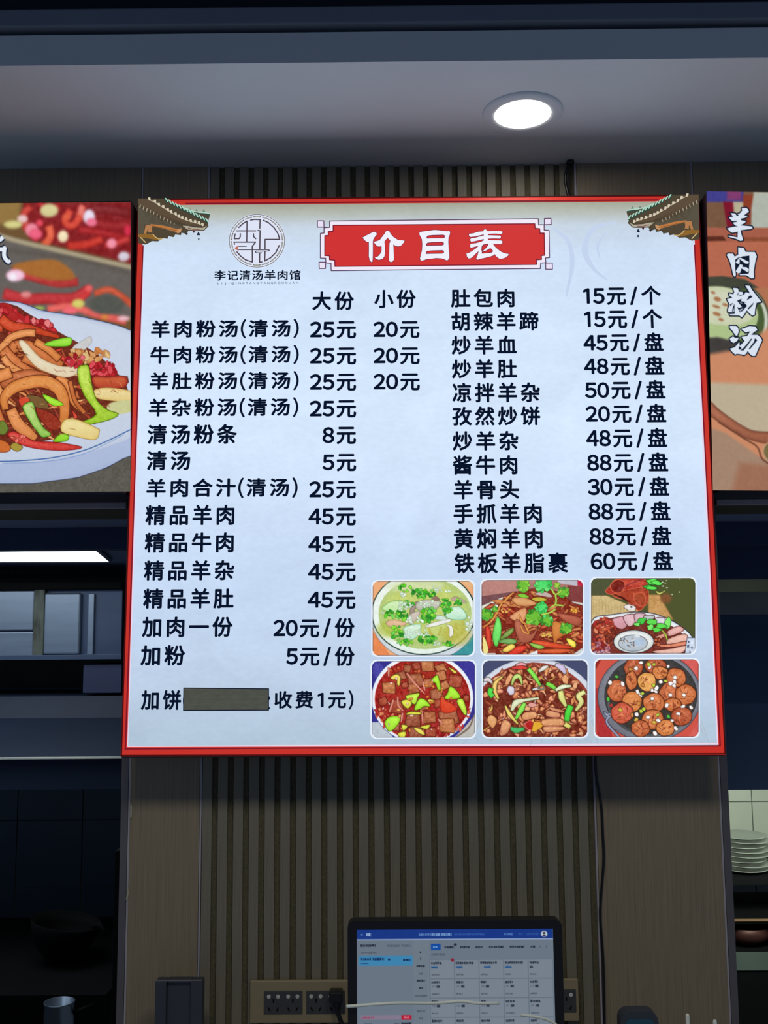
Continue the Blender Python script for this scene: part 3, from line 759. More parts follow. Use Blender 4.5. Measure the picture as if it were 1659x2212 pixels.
for q, col, hi in (([(230, 530), (330, 440), (450, 415), (560, 430), (540, 520), (440, 600), (330, 570)], (176, 224, 140), (214, 240, 190)),
                   ([(1120, 560), (1340, 500), (1450, 640), (1380, 690), (1180, 670)], (168, 222, 188), (214, 242, 222)),
                   ([(560, 790), (780, 750), (770, 860), (700, 960), (570, 970), (540, 880)], (172, 224, 190), (218, 240, 220)),
                   ([(290, 720), (420, 690), (590, 740), (480, 790), (350, 795)], (214, 170, 134), (228, 190, 156)),
                   ([(640, 520), (740, 420), (700, 560), (640, 640)], (150, 130, 124), (176, 150, 146)),
                   ([(750, 430), (950, 400), (1080, 440), (1000, 540), (800, 560), (720, 520)], (176, 172, 158), (206, 204, 190)),
                   ([(940, 380), (1000, 350), (1060, 400), (1000, 420)], (150, 116, 104), None),
                   ([(1220, 400), (1300, 360), (1440, 440), (1340, 440)], (196, 168, 158), None),
                   ([(880, 760), (1180, 680), (1200, 720), (900, 800)], (236, 236, 232), None),
                   ([(1160, 760), (1240, 790), (1250, 900), (1200, 930), (1200, 820)], (240, 236, 226), None),
                   ([(960, 660), (1050, 690), (1160, 690), (1120, 640), (1000, 630)], (206, 226, 216), None),
                   ([(600, 640), (760, 560), (760, 640), (640, 760)], (190, 178, 164), (210, 196, 186))):
    c.shape(sm(q, 3), col, ol=(84, 110, 56), ow=0.6, hi=hi, hw=4)
def cluster(c, cx, cy, rx, ry, n, cols, r0, r1, ol=None, jag=0.35, ow=0.5):
    for _ in range(n):
        a = ru(0, 6.283); q = math.sqrt(ru(0, 1))
        c.blob(cx+rx*q*math.cos(a), cy+ry*q*math.sin(a), ru(r0, r1), ru(r0*0.6, r1*0.7), R_.choice(cols), ang=ru(0, 3.1), jag=jag, n=7, ol=ol, ow=ow, nz=14)
G1 = [(96, 210, 40), (60, 180, 48), (140, 226, 60), (40, 140, 40), (120, 220, 90)]
WB = [(240, 248, 240), (226, 240, 232), (214, 236, 206)]
for cx, cy, rx, ry, n in ((560, 260, 110, 70, 10), (840, 310, 180, 60, 30), (620, 460, 80, 40, 12), (1150, 500, 80, 110, 26), (900, 600, 110, 90, 40), (520, 620, 90, 60, 22),
                          (340, 620, 60, 60, 10), (450, 880, 80, 100, 20), (880, 960, 130, 60, 26), (1180, 1040, 70, 30, 8), (600, 1020, 140, 40, 14), (1330, 450, 60, 40, 8), (860, 690, 80, 50, 20)):
    cluster(c, cx, cy, rx, ry, n, G1, 14, 36, ol=(30, 100, 30)) if True else 0
for cx, cy, rx, ry, n in ((560, 500, 110, 70, 16), (900, 460, 160, 40, 14), (700, 700, 120, 50, 14), (820, 850, 110, 100, 14), (640, 890, 90, 60, 8), (1470, 740, 40, 120, 12), (1000, 240, 60, 30, 5), (240, 580, 20, 20, 2), (1030, 1030, 60, 30, 6), (1100, 290, 120, 40, 7), (500, 340, 60, 30, 5)):
    cluster(c, cx, cy, rx, ry, n, WB, 12, 26, ol=(120, 150, 110))
for q in ([(900, 800), (940, 900), (960, 890)], [(1300, 740), (1290, 800)], [(1080, 800), (1050, 900)], [(1380, 700), (1400, 760)]): c.line(q, 2.4, (206, 196, 90), ol=(150, 140, 50), ow=0.5)
PICS = [(c, 805, 1255.5, 1022.5, 1416)]

# 2: stir-fried beef with coriander
c = pic('beef', 1040, 1253.5, 1259, 1414.5, (176, 118, 112)); c.zoom(1025, 1235, 6.636)
c.shape([(60, 340), (600, 270), (600, 500), (60, 500)], (120, 78, 82)); c.shape([(60, 100), (1000, 60), (620, 280), (60, 360)], (186, 132, 124))
c.shape([(1180, 110), (1480, 100), (1470, 210), (1200, 170)], (190, 188, 200)); c.shape([(1470, 100), (1600, 100), (1600, 230), (1480, 210)], (190, 40, 70)); c.shape([(1330, 200), (1600, 220), (1600, 460), (1330, 430)], (130, 62, 62))
c.shape([(60, 510), (420, 360), (420, 600), (60, 620)], (226, 232, 214)); c.shape([(1380, 430), (1600, 460), (1600, 540), (1400, 500)], (210, 216, 208))
c.shape(sm([(80, 620), (300, 560), (420, 380), (640, 290), (900, 250), (1200, 300), (1400, 450), (1600, 560), (1620, 1080), (1400, 1200), (1100, 1230), (300, 1230), (80, 1200)], 4), (134, 46, 30), ol=(90, 30, 20), nz=30)
BR = [(176, 92, 54), (150, 66, 40), (192, 110, 62), (128, 44, 30), (206, 128, 70), (168, 40, 30), (190, 54, 36)]
for _ in range(170):
    x = ru(100, 1600); y = ru(300, 1200)
    if y < 300+abs(x-800)**1.7/260: continue
    a = ru(-0.9, 0.9); l = ru(40, 110); w = ru(12, 34)
    c.blob(x, y, l, w, R_.choice(BR), ang=a, jag=0.22, n=8, ol=(74, 22, 14), ow=0.8, hi=(224, 150, 96), hw=3.4)
for q, col, hi in (([(540, 390), (700, 370), (880, 450), (820, 490), (640, 490), (560, 440)], (206, 140, 84), (226, 172, 120)),
                   ([(510, 640), (720, 520), (740, 640), (660, 760), (560, 700)], (212, 140, 96), (230, 170, 120)),
                   ([(570, 740), (640, 700), (800, 900), (910, 790), (840, 960), (740, 1020), (630, 980)], (158, 84, 62), (190, 110, 86)),
                   ([(1120, 720), (1300, 780), (1370, 860), (1200, 960), (1140, 1030)], (196, 112, 48), (214, 136, 70)),
                   ([(1200, 600), (1500, 660), (1530, 740), (1460, 780), (1270, 700)], (160, 76, 56), (190, 104, 80)),
                   ([(480, 1180), (620, 1070), (760, 1080), (650, 1170), (540, 1200)], (206, 44, 30), (230, 80, 60)),
                   ([(820, 990), (1000, 1000), (1350, 1070), (1420, 1100), (1200, 1100), (900, 1060)], (204, 62, 36), (230, 100, 60)),
                   ([(900, 1130), (1200, 1110), (1400, 1130), (1220, 1175), (950, 1165)], (206, 78, 40), (230, 120, 80)),
                   ([(160, 800), (210, 800), (240, 950), (230, 1100), (180, 1080)], (196, 44, 34), (230, 90, 66)),
                   ([(120, 950), (160, 980), (200, 1140), (130, 1170)], (238, 224, 140), None),
                   ([(860, 320), (1000, 290), (1110, 350), (1080, 370), (960, 350)], (196, 176, 168), None),
                   ([(620, 330), (700, 320), (780, 370), (660, 370)], (130, 206, 60), None),
                   ([(820, 390), (940, 370), (1040, 410), (900, 430)], (196, 186, 60), None)):
    c.shape(sm(q, 3), col, ol=(84, 30, 16), ow=0.9, hi=hi, hw=5)
for q in ([(440, 400), (380, 470), (330, 570), (250, 700), (130, 800)], [(560, 300), (470, 380), (420, 450)], [(640, 620), (680, 720), (760, 760)], [(660, 770), (700, 860), (780, 900)], [(720, 760), (780, 880)]):
    c.line(q, [2, 4, 2], (226, 160, 84), ol=(130, 56, 20), ow=0.8)
for q, col in (([(330, 650), (380, 760), (370, 940), (310, 1080), (260, 950), (280, 800)], (90, 200, 80)), ([(370, 960), (460, 860), (560, 810), (520, 900), (400, 970)], (110, 140, 60)),
               ([(340, 1000), (480, 960), (600, 990), (560, 1040), (420, 1030)], (96, 150, 74)), ([(790, 1030), (880, 1040), (1000, 1080), (940, 1110), (840, 1080)], (130, 180, 70)), ([(1320, 960), (1440, 1010), (1440, 1090), (1360, 1050)], (236, 206, 70)), ([(400, 1130), (520, 1040), (580, 1080), (480, 1150)], (230, 190, 80))):
    c.shape(sm(q, 3), col, ol=(40, 70, 24), ow=0.8, hi=tuple(min(255, v+40) for v in col), hw=4)
def leafy(cx, cy, r, cols, n=9):
    for k in range(n):
        a = k*6.283/n+ru(-0.2, 0.2); c.blob(cx+r*0.55*math.cos(a), cy+r*0.5*math.sin(a), r*ru(0.3, 0.45), r*ru(0.22, 0.36), R_.choice(cols), ang=a, jag=0.3, n=9, ol=(40, 100, 30), ow=0.7, nz=16)
    c.blob(cx, cy, r*0.5, r*0.42, cols[0], jag=0.2, nz=14)
LG = [(112, 190, 56), (86, 176, 60), (140, 206, 70), (64, 150, 50)]; LL = [(84, 220, 110), (60, 200, 90), (110, 226, 120)]
leafy(700, 200, 110, LG); leafy(980, 190, 130, LL, 12); leafy(1270, 300, 95, LG); leafy(1180, 200, 50, [(170, 214, 70), (190, 220, 90)])
leafy(850, 650, 130, LG, 11); leafy(960, 520, 100, LL, 10); leafy(1040, 700, 100, LG+LL, 10); leafy(1310, 820, 95, LG, 10); leafy(180, 620, 100, LG, 9); leafy(290, 540, 50, LG)
for q in ([(1100, 250), (1160, 330), (1250, 270)], [(1160, 330), (1165, 460), (1080, 520)], [(1165, 480), (1270, 490)], [(960, 620), (1080, 590), (1160, 540)]): c.line(q, [3, 3, 2], (196, 224, 90), ol=(80, 120, 40), ow=0.6)
cluster(c, 1030, 920, 70, 30, 9, [(250, 220, 120), (240, 200, 100)], 14, 26, ol=(130, 60, 20)); cluster(c, 1430, 550, 70, 30, 6, [(240, 180, 70)], 16, 30, ol=(130, 50, 20)); cluster(c, 440, 560, 70, 30, 6, [(240, 200, 100)], 12, 22, ol=(130, 50, 20))
c.shape([(780, 1180), (900, 1130), (910, 1200), (780, 1200)], (230, 234, 236)); c.shape([(1400, 1200), (1600, 1060), (1600, 1230), (1400, 1230)], (206, 214, 214)); c.shape([(110, 1170), (300, 1170), (310, 1230), (110, 1230)], (226, 226, 214))
PICS.append((c, 1040, 1253.5, 1259, 1414.5))

# 3: sliced cold meat round a dip bowl
c = pic('cold', 1276.5, 1250, 1502, 1413, (78, 84, 44)); c.zoom(1265, 1235, 6.636)
c.shape([(60, 100), (600, 100), (400, 260), (300, 350), (60, 340)], (80, 84, 56), nz=4)
c.shape([(900, 340), (1060, 340), (1130, 480), (1250, 690), (900, 700)], (196, 150, 92), ol=(110, 80, 40), soft=2, nz=20)
c.shape([(60, 350), (300, 350), (560, 460), (760, 560), (700, 640), (60, 760)], (206, 182, 128), ol=(120, 100, 60), nz=18)
for k in range(16): c.line([(100+k*44, 380+k*12), (110+k*44, 480+k*8), (105+k*44, 620)], [1, 3, 1], (180, 150, 96), alpha=0.5)
c.ell(1150, 390, 80, 70, (128, 82, 48), soft=4)
for q, col, hi in (([(460, 110), (820, 110), (860, 220), (620, 260), (400, 330), (290, 290), (350, 220)], (160, 44, 34), (206, 84, 66)),
                   ([(400, 330), (640, 260), (870, 240), (890, 420), (840, 500), (760, 560), (640, 470), (560, 400), (460, 380)], (150, 52, 34), (180, 74, 48)),
                   ([(700, 340), (820, 320), (860, 430), (800, 500), (720, 450)], (158, 64, 40), (176, 80, 50)),
                   ([(360, 200), (460, 120), (560, 180), (500, 300), (400, 290)], (124, 36, 28), None)):
    c.shape(sm(q, 3), col, ol=(226, 110, 74), ow=1.4, hi=hi, hw=8, nz=24)
c.line([(450, 270), (640, 180), (830, 110)], 2.0, (130, 50, 60)); c.line([(400, 330), (520, 380), (610, 440)], [1, 4, 2], (60, 14, 10))
c.blob(640, 525, 80, 45, (222, 214, 208), ang=0.3, ol=(90, 60, 50), hi=(246, 244, 244)); c.blob(655, 512, 18, 14, (60, 50, 50))
for q in ((900, 230, 60, 30), (960, 150, 80, 40), (1020, 170, 70, 30), (950, 240, 70, 26)): c.blob(*q, R_.choice([(100, 230, 90), (60, 200, 70), (140, 240, 110)]), ol=(20, 60, 20), jag=0.3, n=9)
c.line([(1010, 290), (1060, 320), (1140, 280)], [2, 3, 1], (206, 206, 110))
for q in ((1160, 135), (1100, 160), (1140, 170), (1110, 215), (1165, 240), (1350, 110), (1345, 300), (1240, 335)): c.blob(*q, ru(8, 18), ru(6, 10), (200, 220, 190), n=7)
c.shape(sm([(90, 720), (360, 630), (800, 590), (1120, 660), (1400, 820), (1540, 980), (1580, 1240), (90, 1240)], 5), (214, 220, 226), ol=(30, 36, 60), ow=1.6, hi=(238, 242, 246), hw=4)
c.shape(sm([(90, 760), (360, 670), (800, 630), (1080, 700), (1340, 860), (1470, 1000), (1500, 1240), (90, 1240)], 5), (120, 50, 40), nz=26)
MEAT = [(206, 120, 110), (196, 150, 160), (214, 160, 160), (190, 96, 84)]
for q, col in (([(380, 690), (560, 650), (600, 760), (520, 830), (400, 770)], (196, 140, 150)), ([(540, 650), (700, 620), (720, 720), (620, 790)], (208, 168, 176)), ([(700, 620), (840, 610), (860, 680), (740, 760)], (196, 160, 170)), ([(840, 640), (980, 640), (960, 690), (860, 700)], (170, 176, 176)), ([(1000, 680), (1120, 670), (1140, 740), (1060, 790)], (206, 196, 210)),
               ([(1180, 860), (1340, 790), (1400, 850), (1200, 930)], (214, 160, 154)), ([(980, 960), (1100, 900), (1180, 900), (1010, 1000)], (206, 140, 120)), ([(1180, 980), (1420, 900), (1450, 1000), (1200, 1060)], (216, 166, 150)), ([(1000, 1060), (1220, 1050), (1430, 1010), (1420, 1060), (1180, 1090)], (216, 130, 100)), ([(960, 1150), (1250, 1110), (1440, 1070), (1380, 1170), (1150, 1190)], (220, 172, 156))):
    c.shape(sm(q, 3), col, ol=(74, 18, 16), ow=1.2, hi=tuple(min(255, v+26) for v in col), hw=4, nz=12)
cluster(c, 270, 800, 150, 120, 46, [(214, 104, 66), (176, 54, 44), (226, 140, 100), (196, 84, 60)], 18, 44, ol=(80, 20, 20)); cluster(c, 230, 1040, 130, 130, 44, [(206, 90, 60), (150, 40, 40), (226, 130, 96), (190, 120, 140)], 18, 46, ol=(70, 18, 20)); cluster(c, 360, 930, 90, 110, 24, [(150, 66, 44), (110, 40, 30)], 20, 40, ol=(60, 16, 10))
cluster(c, 220, 1160, 130, 30, 10, [(190, 160, 190), (206, 150, 150)], 20, 40, ol=(80, 30, 60)); cluster(c, 1010, 1000, 80, 80, 10, [(120, 50, 34), (206, 110, 70)], 16, 34, ol=(60, 16, 10))
for q in ((800, 710, 70, 40), (960, 730, 70, 36), (930, 800, 50, 34), (1180, 740, 50, 70), (1080, 790, 80, 34), (1020, 840, 60, 26), (740, 760, 40, 26)): c.blob(*q, R_.choice([(96, 220, 80), (130, 236, 110), (70, 200, 70)]), ol=(20, 80, 20), jag=0.3, n=9)
c.line([(1100, 850), (1150, 920), (1170, 990)], [2, 3, 1.5], (196, 206, 80), ol=(60, 80, 20))
c.ell(690, 1010, 285, 160, (206, 210, 206), ol=(30, 34, 50), ow=1.4, hi=(234, 238, 236), hw=5); c.ell(680, 1030, 205, 115, (176, 186, 196), ol=(50, 56, 66), ow=0.9, hi=(196, 208, 220), hw=8)
for k in range(18): c.blob(ru(500, 700), ru(950, 1110), ru(10, 22), 7, R_.choice([(90, 60, 40), (60, 66, 80), (150, 110, 60)]), ang=ru(0, 3), n=6)
c.blob(770, 1020, 80, 50, (176, 196, 220), soft=2); c.blob(740, 930, 40, 24, (222, 230, 238))
c.shape([(1460, 960), (1600, 960), (1600, 1240), (1420, 1240)], (206, 218, 236), ol=(40, 50, 80)); cluster(c, 1500, 1060, 40, 100, 8, [(60, 80, 110), (226, 236, 250)], 8, 26)
PICS.append((c, 1276.5, 1250, 1502, 1413))

# 4: red braised cubes
c = pic('braised', 803.5, 1428, 1026, 1593, (52, 48, 140)); c.zoom(790, 1415, 6.636)
c.shape([(1330, 80), (1600, 80), (1600, 700), (1480, 400)], (60, 54, 150)); c.shape([(80, 960), (200, 960), (420, 1200), (80, 1200)], (186, 196, 206)); c.shape([(1600, 820), (1600, 1200), (1250, 1200), (1400, 1060)], (190, 186, 180)); c.line([(1560, 850), (1480, 1040), (1280, 1190)], [2, 4, 3], (120, 100, 84))
for _ in range(14): c.line([(ru(90, 250), ru(90, 300)), (ru(90, 250), ru(90, 300)), (ru(90, 250), ru(90, 400))], 1, (84, 80, 176))
c.ell(815, 620, 730, 650, (226, 232, 246), ol=(50, 60, 120), ow=0.8, hi=(242, 246, 252), hw=6)
c.ell(815, 630, 680, 600, (150, 30, 30), ol=(210, 60, 40), ow=0.8, hi=(168, 44, 34), hw=10, nz=30)
BR4 = [(150, 80, 50), (166, 92, 56), (140, 70, 46), (176, 104, 60), (156, 66, 44)]
def cube(cx, cy, r, a, col):
    q = [(cx+r*ru(0.85, 1.2)*math.cos(a+k*1.571), cy+r*ru(0.8, 1.1)*math.sin(a+k*1.571)) for k in range(4)]
    q2 = []
    for k in range(4):
        p, n_ = q[k], q[(k+1) % 4]; q2 += [(p[0]*0.93+n_[0]*0.07, p[1]*0.93+n_[1]*0.07), ((p[0]+n_[0])/2+ru(-6, 6), (p[1]+n_[1])/2+ru(-6, 6)), (p[0]*0.07+n_[0]*0.93, p[1]*0.07+n_[1]*0.93)]
    c.shape(q2, col, ol=(84, 22, 16), ow=1.3, hi=tuple(min(255, v+26) for v in col), hw=5, nz=30)
cluster(c, 300, 830, 150, 200, 40, [(206, 50, 44), (226, 96, 80), (170, 40, 30), (220, 130, 90)], 14, 40, ol=(110, 16, 20)); cluster(c, 800, 250, 500, 140, 60, [(200, 60, 40), (180, 50, 36), (214, 110, 60)], 16, 44, ol=(100, 20, 16)); cluster(c, 1300, 850, 200, 250, 40, [(196, 44, 40), (220, 100, 80)], 14, 36, ol=(110, 16, 20)); cluster(c, 1050, 1100, 260, 70, 30, [(206, 60, 50), (150, 30, 30), (220, 120, 90)], 12, 30, ol=(100, 16, 20))
for x, y, r, a in ((880, 160, 120, 0.7), (1080, 190, 90, 0.4), (720, 160, 70, 0.6), (590, 190, 70, 0.9), (1080, 300, 100, 0.6), (1290, 380, 130, 0.9), (330, 470, 115, 0.75), (510, 300, 80, 0.5), (710, 360, 150, 0.6), (680, 480, 100, 0.5), (900, 400, 100, 0.7), (1130, 440, 80, 0.3), (1010, 570, 120, 0.5),
                   (440, 740, 130, 1.0), (250, 660, 80, 0.4), (680, 920, 140, 0.85), (920, 890, 120, 0.8), (1190, 880, 160, 0.55), (1180, 1010, 150, 0.7), (720, 1110, 130, 0.5), (930, 1110, 90, 0.8), (1040, 690, 90, 0.6), (420, 1020, 80, 0.9), (590, 700, 90, 0.2), (820, 740, 80, 0.6), (1440, 620, 60, 0.9), (560, 430, 60, 0.4)):
    cube(x, y, r, a, R_.choice(BR4))
c.shape(sm([(1080, 600), (1150, 650), (1240, 700), (1310, 780), (1180, 830), (1080, 790)], 3), (206, 56, 32), ol=(120, 20, 16), hi=(226, 84, 50), hw=5)
for q in ([(590, 260), (700, 400), (850, 560)], [(460, 600), (470, 720), (540, 800)], [(810, 800), (820, 990)], [(530, 830), (510, 960)], [(1040, 920), (1110, 990)], [(330, 180), (330, 310)], [(820, 380), (850, 510)], [(400, 640), (340, 820)]):
    c.line(q, [3, 4, 2], (222, 150, 130), ol=(130, 40, 30), ow=0.6)
YG = [(150, 214, 40), (176, 220, 60), (206, 206, 60), (226, 206, 84)]
for q, k in (([(1020, 290), (1050, 350), (1075, 490), (1040, 500), (1000, 400), (935, 370)], 0), ([(1210, 455), (1290, 500), (1355, 600), (1290, 625), (1140, 625), (1180, 540)], 0), ([(575, 590), (680, 560), (770, 550), (740, 620), (710, 700), (640, 670)], 1), ([(700, 780), (760, 640), (830, 630), (900, 690), (920, 735), (840, 730), (780, 770)], 0),
             ([(515, 670), (600, 640), (660, 690), (600, 765)], 2), ([(360, 320), (440, 275), (495, 320), (485, 430), (455, 420), (450, 340), (400, 350)], 3), ([(280, 960), (350, 885), (490, 885), (470, 980), (370, 1085), (310, 1060)], 0), ([(1310, 660), (1390, 635), (1445, 800), (1430, 860), (1380, 800)], 1), ([(580, 850), (640, 815), (790, 825), (770, 850), (660, 850)], 2), ([(790, 1030), (920, 1000), (880, 1060)], 2),
             ([(690, 1040), (800, 1070), (850, 1140), (770, 1120)], 3), ([(470, 1120), (570, 1100), (560, 1170), (490, 1170)], 2), ([(1190, 180), (1300, 240), (1270, 260)], 3), ([(520, 1000), (600, 1020), (540, 1080)], 2), ([(900, 640), (970, 650), (960, 690), (900, 670)], 3)):
    c.shape(sm(q, 3), YG[k], ol=(70, 60, 16), ow=1.3, hi=tuple(min(255, v+34) for v in YG[k]), hw=5)
cluster(c, 700, 640, 560, 480, 34, [(226, 150, 60), (220, 170, 90), (250, 230, 220)], 10, 24, ol=(120, 40, 20))
PICS.append((c, 803.5, 1428, 1026, 1593))

# 5: fried mixed strips
c = pic('mixed', 1043.5, 1427.5, 1269, 1592.5, (70, 76, 110)); c.zoom(1030, 1415, 6.636)
c.ell(820, 900, 960, 850, (190, 196, 214), ol=(50, 56, 90), ow=1.0, hi=(214, 220, 232), hw=4); c.ell(820, 910, 880, 800, (150, 60, 50)); 
c.ell(820, 930, 850, 780, (118, 48, 32), nz=30)
B5 = [(196, 110, 66), (176, 86, 52), (214, 136, 84), (150, 66, 44), (226, 160, 110), (190, 96, 74), (206, 120, 100)]
for _ in range(300):
    x = ru(90, 1560); y = ru(100, 1180)
    if (x-820)**2/840**2+(y-930)**2/800**2 > 1: continue
    a = ru(-1.5, 1.5); k = R_.random(); col = R_.choice(B5+[(150, 62, 44), (126, 48, 36), (226, 176, 130)])
    if k < 0.55:
        q = []; n_ = R_.randint(5, 8); rx_, ry_ = ru(40, 96), ru(22, 58)
        for i in range(n_):
            t_ = 6.283*i/n_+ru(-0.35, 0.35); px_ = rx_*ru(0.45, 1.2)*math.cos(t_); py_ = ry_*ru(0.45, 1.2)*math.sin(t_)
            q.append((x+px_*math.cos(a)-py_*math.sin(a), y+px_*math.sin(a)+py_*math.cos(a)))
        c.shape(q, col, ol=(78, 22, 18), ow=0.7, hi=(236, 170, 120), hw=ru(1.6, 4), nz=26)
    elif k < 0.8:
        l = ru(30, 90); c.line([(x-l*math.cos(a), y-l*math.sin(a)), (x+ru(-24, 24), y+ru(-24, 24)), (x+l*math.cos(a), y+l*math.sin(a))], [1.2, ru(2, 5), 1.2], R_.choice(B5+[(226, 186, 90), (230, 200, 140), (214, 150, 130)]), ol=(80, 24, 18), ow=0.6)
    else:
        l = ru(20, 50); c.line([(x-l*math.cos(a), y-l*math.sin(a)), (x+ru(-14, 14), y+ru(-14, 14)), (x+l*math.cos(a), y+l*math.sin(a))], [0.8, ru(1.5, 3.5), 0.8], R_.choice([(70, 22, 18), (96, 30, 20), (240, 196, 160), (214, 190, 190)]))
for q, w, col in (([(370, 310), (270, 400), (260, 520), (310, 630)], [3, 9, 4], (226, 190, 100)), ([(210, 480), (190, 540), (230, 600)], 10, (70, 200, 60)), ([(500, 430), (540, 330), (610, 310), (650, 420)], [3, 10, 3], (176, 206, 110)), ([(740, 200), (830, 310), (910, 440)], [8, 9, 4], (120, 214, 70)),
                  ([(1000, 410), (1080, 450), (1150, 510)], [7, 9, 5], (110, 206, 60)), ([(1130, 510), (1230, 460), (1350, 450)], [5, 9, 4], (216, 224, 190)), ([(1200, 520), (1220, 620), (1280, 740)], [10, 13, 5], (206, 206, 120)), ([(500, 800), (560, 690), (690, 650), (890, 620)], [5, 13, 6, 4], (206, 212, 176)), ([(690, 690), (640, 780), (560, 920)], [6, 11, 5], (120, 214, 70)),
                  ([(410, 730), (470, 850), (590, 990)], [3, 8, 3], (222, 196, 100)), ([(1350, 730), (1310, 830), (1290, 950)], [12, 13, 10], (60, 196, 50)), ([(1550, 530), (1460, 590), (1500, 680), (1420, 800)], [8, 11, 10, 5], (206, 206, 130)), ([(470, 1040), (560, 1080), (680, 1060)], [5, 12, 6], (60, 170, 90)), ([(1240, 980), (1340, 1040)], [10, 8], (206, 200, 100)),
                  ([(870, 480), (960, 460), (800, 500)], [3, 9, 3], (214, 210, 226)), ([(500, 190), (620, 180), (720, 190)], [3, 9, 4], (210, 50, 50)), ([(560, 150), (640, 130), (710, 150)], [3, 6, 3], (240, 150, 170)), ([(1130, 140), (1220, 190), (1270, 270)], [6, 13, 5], (190, 176, 206)), ([(890, 240), (960, 190), (1020, 160)], [4, 9, 3], (214, 210, 206)), ([(100, 370), (160, 350), (220, 400)], [5, 9, 4], (206, 196, 206))):
    c.line(q, w, col, ol=(60, 60, 24), ow=1.1, hi=tuple(min(255, v+30) for v in col), hw=4)
for q in ([(680, 830), (840, 820), (850, 900), (660, 930)], [(950, 930), (1210, 920), (1240, 1010), (960, 1020)], [(960, 1030), (1230, 1030), (1240, 1080), (1000, 1110)], [(1020, 800), (1180, 830), (1180, 900), (1000, 880)], [(150, 940), (200, 860), (290, 930), (230, 1050)], [(330, 1150), (380, 930), (490, 990), (440, 1120)], [(1050, 750), (1240, 800), (1220, 830), (1060, 790)]):
    c.shape(sm(q, 3), R_.choice([(206, 132, 90), (190, 116, 90), (214, 150, 90)]), ol=(76, 22, 14), ow=1.3, hi=(232, 172, 120), hw=4, nz=20)
c.blob(760, 1010, 60, 60, (176, 34, 34), ol=(230, 110, 100), ow=1.6); c.shape([(820, 960), (910, 965), (950, 1020), (840, 1100), (790, 1090)], (226, 170, 50), ol=(110, 60, 16)); c.blob(490, 510, 50, 60, (200, 196, 214), ol=(110, 60, 60), hi=(230, 226, 236)); c.blob(800, 720, 60, 30, (226, 160, 150), ol=(90, 30, 30))
PICS.append((c, 1043.5, 1427.5, 1269, 1592.5))

# 6: fat-wrapped rounds on an iron pan
c = pic('rounds', 1286, 1425.5, 1509.5, 1593, (206, 84, 70)); c.zoom(1275, 1415, 6.636)
c.shape([(60, 480), (120, 480), (330, 1200), (100, 1200)], (176, 50, 52)); c.shape([(60, 60), (160, 60), (60, 260)], (150, 44, 40)); c.shape([(1310, 60), (1530, 60), (1530, 350), (1450, 200)], (214, 96, 92)); c.shape([(1400, 1190), (1560, 960), (1570, 1190)], (214, 96, 90))
c.ell(850, 600, 740, 640, (108, 110, 120), ol=(40, 44, 60), ow=1.0, hi=(128, 130, 142), hw=5); c.ell(870, 590, 660, 570, (62, 62, 62), ol=(30, 32, 36), ow=1.0, nz=12); c.ell(860, 700, 600, 470, (76, 78, 80), ol=(126, 130, 136), ow=0.8); c.ell(870, 640, 590, 500, (62, 58, 54), nz=14)
c.line([(200, 820), (240, 860), (300, 860), (240, 930), (260, 1010), (420, 1190)], [2, 5, 6, 4, 4, 4], (150, 156, 178), ol=(40, 40, 60))
RD = [(620, 190, 130, 130), (930, 160, 150, 100), (1230, 330, 140, 130), (1000, 260, 110, 90), (590, 370, 80, 130), (390, 520, 135, 150), (1130, 560, 140, 150), (1370, 580, 145, 140), (810, 390, 130, 135), (600, 670, 145, 140), (910, 690, 150, 130), (1180, 720, 120, 90), (460, 840, 150, 150), (1310, 880, 140, 130), (900, 930, 155, 130), (720, 1060, 130, 110), (1080, 1050, 130, 110)]
for x, y, rx, ry in RD:
    col = R_.choice([(196, 108, 60), (186, 96, 56), (176, 84, 52), (206, 124, 66)])
    if (x, y) == (810, 390): col = (222, 158, 84)
    if (x, y) in ((460, 840),): col = (196, 84, 60)
    c.blob(x, y, rx, ry, col, jag=0.07, n=14, ol=(70, 26, 14), ow=1.6, hi=tuple(min(255, v+24) for v in col), hw=9, nz=24)
    for _ in range(11):
        a = ru(0, 6.3); r = ru(0.1, 0.75); p = (x+rx*r*math.cos(a), y+ry*r*math.sin(a)); b = ru(0, 3.14); l = ru(18, 44)
        c.line([(p[0]-l*math.cos(b), p[1]-l*math.sin(b)), (p[0]+ru(-12, 12), p[1]+ru(-12, 12)), (p[0]+l*math.cos(b), p[1]+l*math.sin(b))], [0.8, 2.2, 0.8], R_.choice([(120, 50, 30), (228, 150, 96), (140, 60, 40), (150, 76, 40)]))
WT = [(730, 115), (660, 200), (855, 180), (1120, 170), (285, 400), (465, 420), (1215, 330), (1010, 390), (1150, 415), (1210, 390), (1205, 450), (890, 515), (940, 530), (720, 575), (680, 530), (1150, 580), (1345, 580), (890, 630), (1100, 730), (1335, 745), (1450, 760), (1265, 850), (670, 860), (830, 900), (975, 945), (1175, 950), (1230, 1060), (930, 1130), (955, 480)]
for x, y in WT: c.blob(x, y, ru(24, 36), ru(20, 28), (240, 240, 240), ang=ru(0, 3), jag=0.18, n=8, ol=(90, 50, 40), ow=0.8, hi=(252, 250, 248), hw=2)
